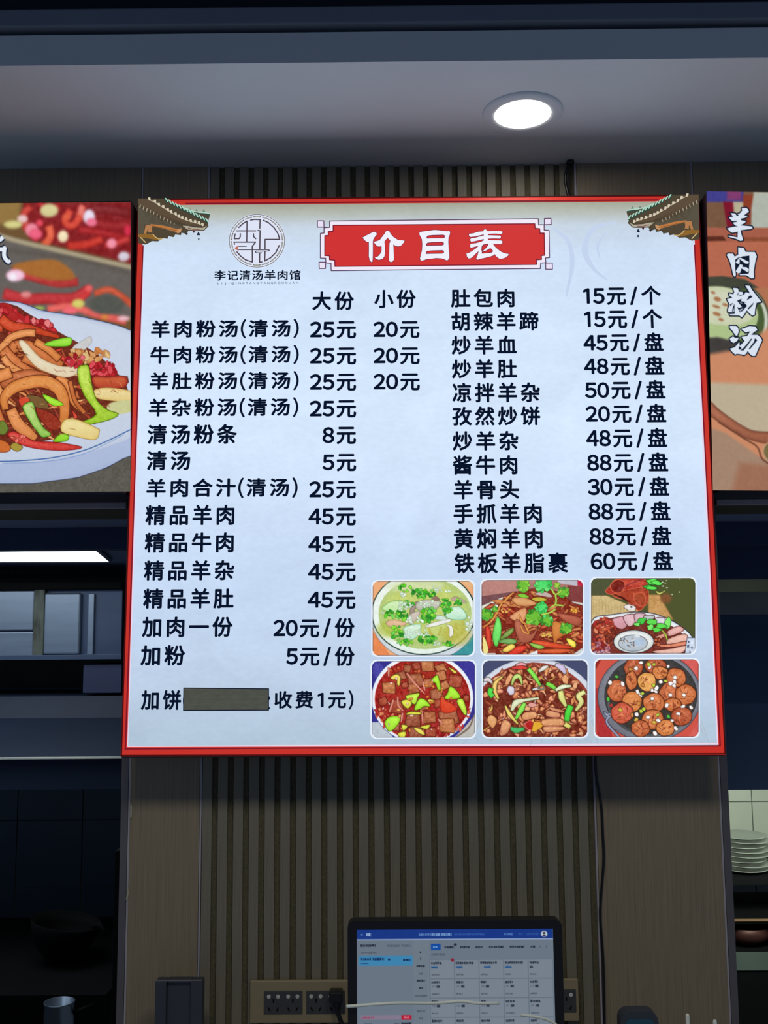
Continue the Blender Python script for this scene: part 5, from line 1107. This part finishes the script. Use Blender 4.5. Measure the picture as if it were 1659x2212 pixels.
# ------------------------------------------------------------------ till screen on the counter
CT = 0.80
struct(bx('counter_body', (-1.6, -0.62, 0.0), (1.6, -0.05, CT-0.04), M['laminate'])).name = 'trim_7'
ct = tag(bx('counter_top', (-1.62, -0.66, CT-0.04), (1.62, -0.02, CT), mat('counter_stone', (150, 156, 168), 0.3, noise=0.1), bevel=0.004), 'grey counter top under the till screen', 'counter')
YM = -0.33
xa = at(751, 2080, YM)[0]; xb = at(1216, 2080, YM)[0]; ztop = at(983, 1989, YM)[2]; MW = xb-xa; MH = MW*0.64
mon = thing('till_screen', 'black bezelled till screen showing an order page, in front of the slats', 'monitor', ((xa+xb)/2, YM, CT))
zt_ = ztop-CT; z0_ = zt_-MH
bm = bmesh.new(); vs = []
def rrect(bm, x0, x1, z0, z1, y0, y1, r, n=6):
    A = []
    for cx, cz, a0 in ((x1-r, z1-r, 0), (x0+r, z1-r, 90), (x0+r, z0+r, 180), (x1-r, z0+r, 270)):
        A += [(cx+r*math.cos(math.radians(a0+90*k/n)), cz+r*math.sin(math.radians(a0+90*k/n))) for k in range(n+1)]
    F_ = [bm.verts.new((x, y0, z)) for x, z in A]; B_ = [bm.verts.new((x, y1, z)) for x, z in A]
    bm.faces.new(F_); bm.faces.new(B_[::-1])
    for k in range(len(A)): bm.faces.new((F_[k-1], F_[k], B_[k], B_[k-1]))
rrect(bm, -MW/2, MW/2, z0_, zt_, 0.0, 0.028, 0.012); obj('bezel', bm, M['black_plastic'], mon)
bm = bmesh.new(); box(bm, (-0.035, 0.028, 0.012), (0.035, 0.05, zt_-0.08), 0.004); obj('neck', bm, M['black_plastic'], mon)
bm = bmesh.new(); rrect(bm, -0.11, 0.11, -0.06, 0.10, 0, 0.012, 0.02); bmesh.ops.rotate(bm, verts=bm.verts, matrix=Matrix.Rotation(math.radians(90), 3, 'X')); 
zz = min(v.co.z for v in bm.verts); bmesh.ops.translate(bm, verts=bm.verts, vec=(0, 0.02, -zz)); obj('foot', bm, M['black_plastic'], mon)
sx0, sx1 = at(771, 2080, YM)[0]-(xa+xb)/2, at(1196, 2080, YM)[0]-(xa+xb)/2; sz1 = at(983, 2007, YM)[2]-CT; sz0 = z0_+0.012
class P2:   # screen layout: photo pixels to screen plane at its true place
    def uv(s, x, y):
        x = np.asarray(x, float); y = np.asarray(y, float)
        return sx0+(x-771)/(1196-771)*(sx1-sx0), sz1-(y-2007)/(1196-771)*(sx1-sx0)
yb_ = 2007+(sz1-sz0)/(sx1-sx0)*(1196-771)
c = Canvas(771, 2007, 1196, yb_, (120, 134, 150), 1.4); c.zoom(740, 1960, 3.072); c.nz *= 0.2
def rc(x0, y0, x1, y1, col, **k): c.shape([(x0, y0), (x1, y0), (x1, y1), (x0, y1)], col, soft=0.5, **k)
rc(90, 140, 1400, 208, (26, 62, 150)); rc(90, 205, 1400, 213, (160, 180, 220)); rc(108, 312, 466, 374, (70, 150, 200)); rc(560, 215, 572, 1300, (132, 144, 158), nz=0)
rc(470, 215, 566, 1300, (124, 138, 152)); 
def dash(x, y, w, h, col, gaps=True):
    x_ = x
    while x_ < x+w:
        ww = ru(9, 15); rc(x_, y+ru(-1.5, 1.5), min(x_+ww, x+w), y+h+ru(-1.5, 1.5), col, alpha=ru(0.7, 1)); x_ += ww+(ru(1, 4) if gaps else 0)
DKI = (40, 48, 66); MD = (88, 98, 114)
dash(122, 170, 16, 12, (90, 130, 200)); dash(156, 165, 34, 22, (170, 196, 236)); dash(508, 170, 80, 16, (120, 160, 220)); dash(592, 168, 58, 20, (150, 190, 236)); dash(656, 170, 70, 18, (150, 190, 236)); dash(745, 172, 200, 12, (60, 100, 180)); dash(1075, 170, 60, 16, (100, 140, 210)); dash(1170, 170, 30, 16, (50, 90, 170)); dash(1225, 170, 80, 16, (50, 90, 170))
c.ell(1342, 178, 22, 20, (206, 216, 230)); c.ell(1342, 172, 8, 8, (60, 60, 80)); c.ell(1342, 190, 11, 6, (60, 60, 90))
dash(120, 238, 100, 14, DKI); dash(300, 240, 80, 14, MD); dash(392, 240, 62, 14, MD); dash(125, 286, 100, 12, MD)
dash(122, 325, 66, 14, (16, 40, 90)); dash(200, 325, 76, 14, (16, 40, 90)); dash(302, 328, 14, 12, (16, 40, 90)); dash(402, 330, 52, 14, (16, 40, 90)); dash(122, 354, 50, 8, (30, 80, 130))
for y, w, col in ((284, 10, DKI), (325, 10, MD), (372, 56, DKI), (420, 26, MD), (464, 54, DKI), (512, 26, DKI), (560, 82, MD), (604, 26, DKI), (656, 54, MD), (702, 26, MD), (750, 26, DKI), (800, 54, DKI), (850, 40, MD)): dash(518-w/2, y, w, 12, col)
rc(588, 236, 652, 276, (22, 84, 180)); dash(602, 252, 32, 10, (140, 190, 240))
for x, w in ((678, 64), (782, 62), (884, 48), (974, 96), (1112, 96), (1250, 30), (1308, 8), (1352, 8)): dash(x, 252, w, 13, DKI if w > 10 else MD)
c.ell(750, 242, 10, 8, DKI); dash(590, 300, 92, 12, MD)
for i in range(5):
    for j in range(6):
        x = 578+i*163; y = 336+j*122
        for e in ((x, y, x+163, y+2), (x, y, x+2, y+122)): rc(*e, (106, 118, 134), nz=0)
        rc(x+4, y+4, x+160, y+119, (136, 148, 162), nz=2)
        w = [70, 118, 110, 120, 62][i] if j == 0 else (ru(30, 70)); dash(x+10, y+16, w, 14, DKI)
        if j == 0: dash(x+(10 if i != 2 else 34), y+44, 44 if i < 4 else 22, 14, (24, 84, 150) if i < 4 else DKI, gaps=False)
        else: dash(x+14, y+44, 20, 12, (110, 120, 134)); dash(x+44, y+43, 22, 15, DKI, gaps=False)
        dash(x+12, y+92, ru(36, 56), 10, MD)
c.ell(729, 340, 11, 11, (150, 40, 60)); 
rc(120, 686, 384, 714, (150, 136, 160)); dash(126, 694, 80, 12, (170, 80, 110)); rc(388, 686, 454, 716, (206, 26, 60)); dash(402, 696, 40, 9, (236, 150, 170)); dash(140, 736, 54, 12, MD); dash(340, 736, 34, 12, MD); dash(386, 732, 66, 18, DKI, gaps=False); rc(110, 770, 456, 774, (206, 150, 130))
PS = print_mat('screen_glow', 0.72)
so = c.build('display', P2(), PS, mon, z=0.0008)
# thin white strands across the till screen
cable('white_strand', 'thin white strand across the front of the till screen', [P(748, 2174, YM-0.012), P(765, 2173, YM-0.010), P(850, 2167, YM-0.009), P(940, 2167, YM-0.009), P(995, 2163, YM-0.009), P(1030, 2167, YM-0.009), P(1078, 2167, YM-0.004)], 0.0028, M['white_plastic'], 'cable')
cable('white_strand', 'white strand curving down the lower right corner of the till screen', [P(1124, 2192, YM-0.004), P(1160, 2197, YM-0.008), P(1185, 2204, YM-0.009), P(1203, 2216, YM-0.010), P(1212, 2240, YM-0.010), P(1216, 2300, YM-0.010), (P(1218, 2340, YM-0.02)[0], YM-0.02, CT+0.003)], 0.0026, M['white_plastic'], 'cable')
# ------------------------------------------------------------------ things standing on the counter
def on_counter_box(name, label, cat, x0p, x1p, ytp, Y, dep, m, r=0.004):
    a = at(x0p, ytp, Y); b = at(x1p, ytp, Y)
    t = thing(name, label, cat, ((a[0]+b[0])/2, Y, CT)); w = (b[0]-a[0])/2; h = a[2]-CT
    return t, w, h
t, w, h = on_counter_box('card_holder', 'dark grey upright holder with a paler rim, left of the socket plate', 'holder', 335, 437, 2120, -0.12, 0.06, None)
bm = bmesh.new(); box(bm, (-w, 0, 0), (-w*0.52, 0.028, h), 0.002); box(bm, (w*0.5, 0, 0), (w, 0.028, h), 0.002); box(bm, (-w*0.52, 0.01, 0), (w*0.5, 0.028, h), 0.001); obj('body', bm, M['slate'], t)
bm = bmesh.new(); box(bm, (-w, -0.001, h), (w, 0.003, h+0.003), 0.001); obj('rim', bm, M['alu'], t)
Yc = -0.30
a = at(1340, 2186, Yc); b = at(1422, 2186, Yc)
t = thing('card_reader', 'blue-grey rounded card reader at the bottom edge, right of the till screen', 'device', ((a[0]+b[0])/2, Yc, CT)); w = (b[0]-a[0])/2; h = a[2]-CT
bm = bmesh.new(); rrect(bm, -w, w, 0, h, 0.0, 0.03, 0.018); obj('body', bm, M['slate'], t); bm = bmesh.new(); rrect(bm, -w+0.008, w-0.008, 0.02, h-0.012, -0.0012, 0, 0.010); obj('display', bm, mat('glass_dark', (40, 84, 104), 0.1), t)
for k, (x, y, yb2) in enumerate(((1485, 2190, 2300), (1544, 2203, 2300))):
    a = at(x, y, Yc); bm = bmesh.new(); lathe(bm, [(0.0, 0.0), (0.0036, 0.0), (0.0036, a[2]-CT-0.003), (0.0024, a[2]-CT), (0.0, a[2]-CT)], (0, 0, 0), 14)
    o = obj('white_stick', bm, M['white_plastic'], None, True); o.location = (a[0], Yc, CT)
    tag(o, ['thin white stick standing at the bottom edge, nearer the card reader', 'shorter white stick at the bottom edge, far right of the counter'][k], 'stick')
# ------------------------------------------------------------------ the kitchen behind: walls, ceiling, tiles
YK = 2.6
ZK = 1.95
wk = struct(bx('wall_kitchen', (-3.2, YK, 0), (3.2, YK+0.1, ZK+0.04), M['grout']))
ts = 0.30
M['tile_shade'] = mat('tile_shaded', (58, 78, 92), 0.3, noise=0.06)  # same wall tile, the left side's shade put into its colour
def tile_proto(m):
    bm = bmesh.new(); box(bm, (0, -0.006, 0), (ts-0.004, 0, ts-0.004), 0.0012); return obj('tile', bm, m, wk)
tr_ = tile_proto(M['tile']); tl_ = tile_proto(M['tile_shade']); used = set()
xo = at(1624, 1750, YK)[0]; zo = at(1624, 1731, YK)[2]; xo2 = at(36, 1850, YK)[0]; zo2 = at(100, 1771, YK)[2]
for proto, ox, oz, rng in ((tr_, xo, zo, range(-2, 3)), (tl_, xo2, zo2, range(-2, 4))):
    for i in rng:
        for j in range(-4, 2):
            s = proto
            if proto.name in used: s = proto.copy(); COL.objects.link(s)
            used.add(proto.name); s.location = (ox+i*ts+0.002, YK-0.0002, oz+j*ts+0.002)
struct(bx('ceiling', (-3.2, 0.2005, ZK), (3.2, YK, ZK+0.04), mat('kitchen_ceiling', (140, 155, 190), 0.6, noise=0.04)))
struct(bx('wall_light_stop', (0.05, 0.2005, 0), (0.15, YK-0.001, ZK-0.001), M['dark_paint']))  # unseen, added to keep the right kitchen light from spilling left
z0 = at(150, 1187, 0.6)[2]
struct(bx('trim_8', (-3.2, 0.6, z0), (0.049, 0.66, ZK-0.001), M['navy_metal']))
struct(bx('trim_9', (0.151, 0.6, at(1620, 1176, 0.6)[2]), (3.2, 0.66, ZK-0.001), M['navy_metal']))
struct(bx('trim_10', (0.151, 0.80, at(1620, 1250, 0.8)[2]), (3.2, 0.84, ZK-0.001), M['navy_metal']))
# LED panel under the kitchen ceiling
A = at_z(207, 1189, ZK-0.012); B = at_z(236, 1213, ZK-0.012); 
ex = Vector((A[0]-B[0], A[1]-B[1], 0)); dr = Vector((0.996, 0.09, 0))
lp = thing('panel_light', 'bright white LED panel in the dark kitchen ceiling, left', 'lamp', (B[0], B[1], ZK))
bm = bmesh.new()
def slab(bm, q, z0, z1):
    a = [bm.verts.new((x, y, z0)) for x, y in q]; b = [bm.verts.new((x, y, z1)) for x, y in q]
    bm.faces.new(a); bm.faces.new(b[::-1])
    for k in range(len(q)): bm.faces.new((a[k-1], a[k], b[k], b[k-1]))
q = [(0, 0), (ex.x, ex.y), (ex.x-1.2*dr.x, ex.y-1.2*dr.y), (-1.2*dr.x, -1.2*dr.y)]
slab(bm, q, -0.012, -0.0005); obj('diffuser', bm, M['led_panel'], lp)
bm = bmesh.new()
for k in range(4):
    a = Vector((*q[k-1], 0)); b = Vector((*q[k], 0)); t_ = (b-a).normalized(); n_ = Vector((-t_.y, t_.x, 0))*(-0.012 if k != 9 else 0)
    ctr = Vector((sum(p[0] for p in q)/4, sum(p[1] for p in q)/4, 0))
    if (a-ctr).dot(n_) < 0: n_ = -n_
    slab(bm, [(a.x, a.y), (b.x, b.y), (b.x+n_.x, b.y+n_.y), (a.x+n_.x, a.y+n_.y)], -0.014, -0.0005)
obj('frame', bm, M['alu'], lp)
# steel duct boxes over the left hood
YH = 2.0
def pbox(name, x0, y0, x1, y1, Y, dep, m, parent, bevel=0.003):
    a = at(x0, y0, Y); b = at(x1, y1, Y); o0 = Vector(parent.location) if parent is not None else Vector((0, 0, 0))
    bm = bmesh.new(); box(bm, (a[0]-o0.x, Y-o0.y, b[2]-o0.z), (b[0]-o0.x, Y+dep-o0.y, a[2]-o0.z), bevel)
    return obj(name, bm, m, parent)
p = at(130, 1420, YH)
du = thing('steel_duct', 'dull steel duct with a brighter access panel above the left kitchen hood', 'duct', (p[0], YH, p[2]))
pbox('body', -420, 1272, 262, 1421, YH+0.02, 0.4, M['dull_steel'], du)
pbox('panel', -120, 1276, 72, 1362, YH+0.004, 0.016, M['steel'], du, 0.006); pbox('panel', -120, 1366, 72, 1418, YH+0.002, 0.018, M['steel'], du, 0.006)
pbox('access_panel', 93, 1281, 171, 1413, YH-0.004, 0.024, M['steel'], du, 0.007)
o = pbox('cover_strip', 74, 1268, 92, 1424, YH-0.012, 0.032, mat('dirty_steel', (96, 104, 98), 0.6, 0.4, noise=0.5, nscale=(40, 40, 10)), du, 0.004)
pbox('cover_strip', 191, 1282, 201, 1414, YH+0.006, 0.014, M['steel'], du)
pbox('flange', -420, 1262, 262, 1272, YH-0.02, 0.40, M['black_iron'], du); pbox('flange', -420, 1419, 262, 1424, YH-0.02, 0.42, M['dull_steel'], du, 0.001)
tag(pbox('steel_box', 180, 1436, 262, 1497, YH+0.012, 0.3, M['navy_metal'], None), 'small navy metal box between duct and hood, kitchen left', 'box')
M['canopy'] = mat('canopy_steel', (26, 42, 66), 0.6, 0.2, noise=0.15, nscale=(2, 2, 8))
# the left hood: sloping canopy with a bright lip
p = at(130, 1700, YH-0.3)
hd = thing('kitchen_hood', 'long dark steel hood with a bright lip line, left kitchen opening', 'hood', (p[0], YH-0.3, p[2]))
def prism_x(name, prof, xa, xb, m, parent):
    o0 = Vector(parent.location); bm = bmesh.new()
    A = [bm.verts.new((xa-o0.x, y-o0.y, z-o0.z)) for y, z in prof]; B = [bm.verts.new((xb-o0.x, y-o0.y, z-o0.z)) for y, z in prof]
    bm.faces.new(A); bm.faces.new(B[::-1])
    for k in range(len(prof)): bm.faces.new((A[k-1], A[k], B[k], B[k-1]))
    return obj(name, bm, m, parent)
zz = lambda y, Y, x=130: at(x, y, Y)[2]
xa_, xb_ = -2.6, at(262, 1600, 1.6)[0]+0.04
prism_x('canopy', [(2.0, zz(1504, 2.0)), (1.95, zz(1551, 1.95)), (1.72, zz(1636, 1.72)), (1.72, zz(1640, 1.72)), (2.5, zz(1640, 1.72)), (2.5, zz(1504, 2.0))], xa_, xb_, M['canopy'], hd)
prism_x('lip', [(1.70, zz(1636, 1.70)), (1.70, zz(1639.5, 1.70)), (1.719, zz(1639.5, 1.70)), (1.719, zz(1636, 1.70))], xa_, xb_, M['white_plastic'], hd)
prism_x('valance', [(1.73, zz(1641, 1.73)), (1.73, zz(1705, 1.73)), (1.76, zz(1705, 1.73)), (1.76, zz(1641, 1.73))], xa_, xb_, M['canopy'], hd)
# the right hood: glossy dark face with a rounded pale lip on top
p = at(1700, 1700, 1.2)
h2 = thing('kitchen_hood', 'glossy dark hood face above the white wall tiles, right kitchen opening', 'hood', (p[0], 1.2, p[2]))
gd = mat('glossy_navy', (96, 120, 148), 0.25, 0.15, noise=0.1, nscale=(2, 2, 3))
prism_x('face', [(1.25, zz(1328, 1.25, 1620)), (1.18, zz(1520, 1.18, 1620)), (1.22, zz(1706, 1.22, 1620)), (1.26, zz(1706, 1.22, 1620)), (1.9, zz(1500, 1.9, 1620)), (1.9, zz(1328, 1.25, 1620))], at(1560, 1500, 1.2)[0]-0.3, 2.9, gd, h2)
prism_x('lip', [(1.20, zz(1278, 1.2, 1620)), (1.19, zz(1327, 1.19, 1620)), (1.25, zz(1327.5, 1.2, 1620)), (1.9, zz(1278, 1.2, 1620)+0.0)], at(1560, 1500, 1.2)[0]-0.3, 2.9, mat('hood_lip', (176, 172, 164), 0.6), h2)
# right: shelves with plates against the tiles
YS = 2.1
def shelf(name, label, ypx, thick, Y, dep, m):
    z = at(1620, ypx, Y)[2]; bm = bmesh.new(); box(bm, (at(1570, ypx, Y)[0]-0.25, Y, z-thick), (2.6, Y+dep, z), 0.002); return tag(obj(name, bm, m), label, 'shelf'), z
sh, zs1 = shelf('shelf', 'dark shelf carrying the plate stacks, right kitchen opening', 1896, 0.03, YS, 0.42, M['black_iron'])
pr = bmesh.new(); lathe(pr, [(0.0, 0.0), (0.05, 0.0), (0.056, 0.004), (0.098, 0.013), (0.10, 0.0155), (0.096, 0.0155), (0.055, 0.0075), (0.0, 0.006)], seg=36)
pl0 = obj('plate', pr, M['porcelain'], None, True); first = True
cols = [(1630, 0.12, 8), (1742, 0.14, 7)]
WORDS = ['lowest', 'second', 'third', 'fourth', 'fifth', 'sixth', 'seventh', 'topmost']
for ci, (px, dy, n) in enumerate(cols):
    for k in range(n):
        o = pl0 if first else pl0.copy()
        if not first: COL.objects.link(o)
        first = False
        o.location = (at(px, 1880, YS)[0]+0.01*math.sin(k*2.3+ci), YS+dy, zs1+k*0.019+0.0002)
        wd_ = 'topmost' if k == n-1 else WORDS[k]
        tag(o, f'white porcelain plate, {wd_} of the ' + ['stack nearest the pier', 'stack at the photo edge', 'stack beyond the photo edge'][ci]+' on the kitchen shelf', 'plate', 'plates stacked on the kitchen shelf')
t, zs2 = shelf('shelf', 'lower shelf with a pale wooden edge, right kitchen opening', 1984, 0.022, YS-0.02, 0.42, M['black_iron'])
child(bx('edge_strip', (at(1570, 1984, YS)[0]-0.25, YS-0.026, zs2-0.010), (2.6, YS-0.0201, zs2-0.001), M['wood']), t)
bm = bmesh.new(); lathe(bm, [(0.0, 0.0), (0.07, 0.0), (0.11, 0.03), (0.12, 0.075), (0.115, 0.075), (0.1, 0.03), (0.0, 0.008)], seg=36)
t3, zs3 = shelf('shelf', 'grey-green steel shelf below the copper basin, right kitchen opening', 2056, 0.075, YS-0.02, 0.42, M['black_iron'])
child(bx('front_panel', (at(1570, 1984, YS)[0]-0.25, YS-0.026, zs3-0.070), (2.6, YS-0.0201, zs3-0.001), mat('green_steel', (96, 112, 104), 0.5, 0.1)), t3)
o = obj('basin', bm, M['copper'], None, True); o.location = (at(1612, 2040, YS+0.1)[0], YS+0.12, zs3+0.0002); tag(o, 'dull copper basin on the grey-green kitchen shelf', 'basin')
struct(bx('trim_11', (0.80, YS-0.02, 0), (2.6, YS+0.40, zs3-0.0751), M['black_iron']))
# left: cooking bench, wok, pot, dark post
YB2 = 1.35
zb_ = at(130, 2150, YB2)[2]
struct(bx('trim_12', (-2.6, YB2, 0), (at(228, 2190, YB2)[0], YK-0.3, zb_), M['black_iron']))
a = at(54, 2040, YB2+0.35); b = at(203, 2066, YB2+0.35); r = (b[0]-a[0])/2
bm = bmesh.new(); lathe(bm, [(0.0, 0.0), (r*0.35, 0.006), (r*0.7, 0.045), (r*0.92, 0.105), (r, 0.145), (r*0.985, 0.147), (r*0.9, 0.108), (r*0.68, 0.05), (0.0, 0.008)], seg=40)
bmesh.ops.rotate(bm, verts=bm.verts, matrix=Matrix.Rotation(0.16, 3, 'Y')); mz = min(v.co.z for v in bm.verts)
wok = thing('wok', 'black iron wok tilted on the dark cooking bench, lower left', 'wok', ((a[0]+b[0])/2, YB2+0.35, zb_+0.0003-mz)); obj('pan', bm, M['black_iron'], wok, True)
bm = bmesh.new(); tube(bm, [(r*0.97, 0, 0.12), (r*1.12, 0, 0.13), (r*1.35, -0.02, 0.10)], 0.011); obj('handle', bm, M['black_iron'], wok, True)
a = at(97, 2166, YB2-0.2); b = at(160, 2166, YB2-0.2); r = (b[0]-a[0])/2; zc_ = at(130, 2213, YB2-0.2)[2]-0.09
struct(bx('trim_13', (-2.6, YB2-0.45, 0), (at(228, 2190, YB2)[0]-0.02, YB2-0.001, zc_), M['black_iron']))
pt = thing('pot', 'small shiny steel pot catching the light, lower left corner', 'pot', ((a[0]+b[0])/2, YB2-0.2, zc_+0.0003)); hh = a[2]-zc_
bm = bmesh.new(); lathe(bm, [(0.0, 0.0), (r*0.9, 0.0), (r, 0.01), (r, hh), (r*1.05, hh+0.003), (r*0.96, hh+0.003), (r*0.94, 0.012), (0.0, 0.012)], seg=40); obj('body', bm, M['steel'], pt, True)
bm = bmesh.new(); tube(bm, [(r, 0, hh*0.8), (r*1.5, 0, hh*0.85), (r*2.2, 0.02, hh*0.9)], 0.007); obj('handle', bm, M['black_iron'], pt, True)
x0 = at(244, 2000, 0.35)[0]; zt_p = at(246, 1838, 0.35)[2]
tag(bx('dark_post', (x0, 0.35, 0), (x0+0.05, 0.40, zt_p), M['black_iron'], bevel=0.003), 'dark upright post beside the pier, lower left kitchen opening', 'post')
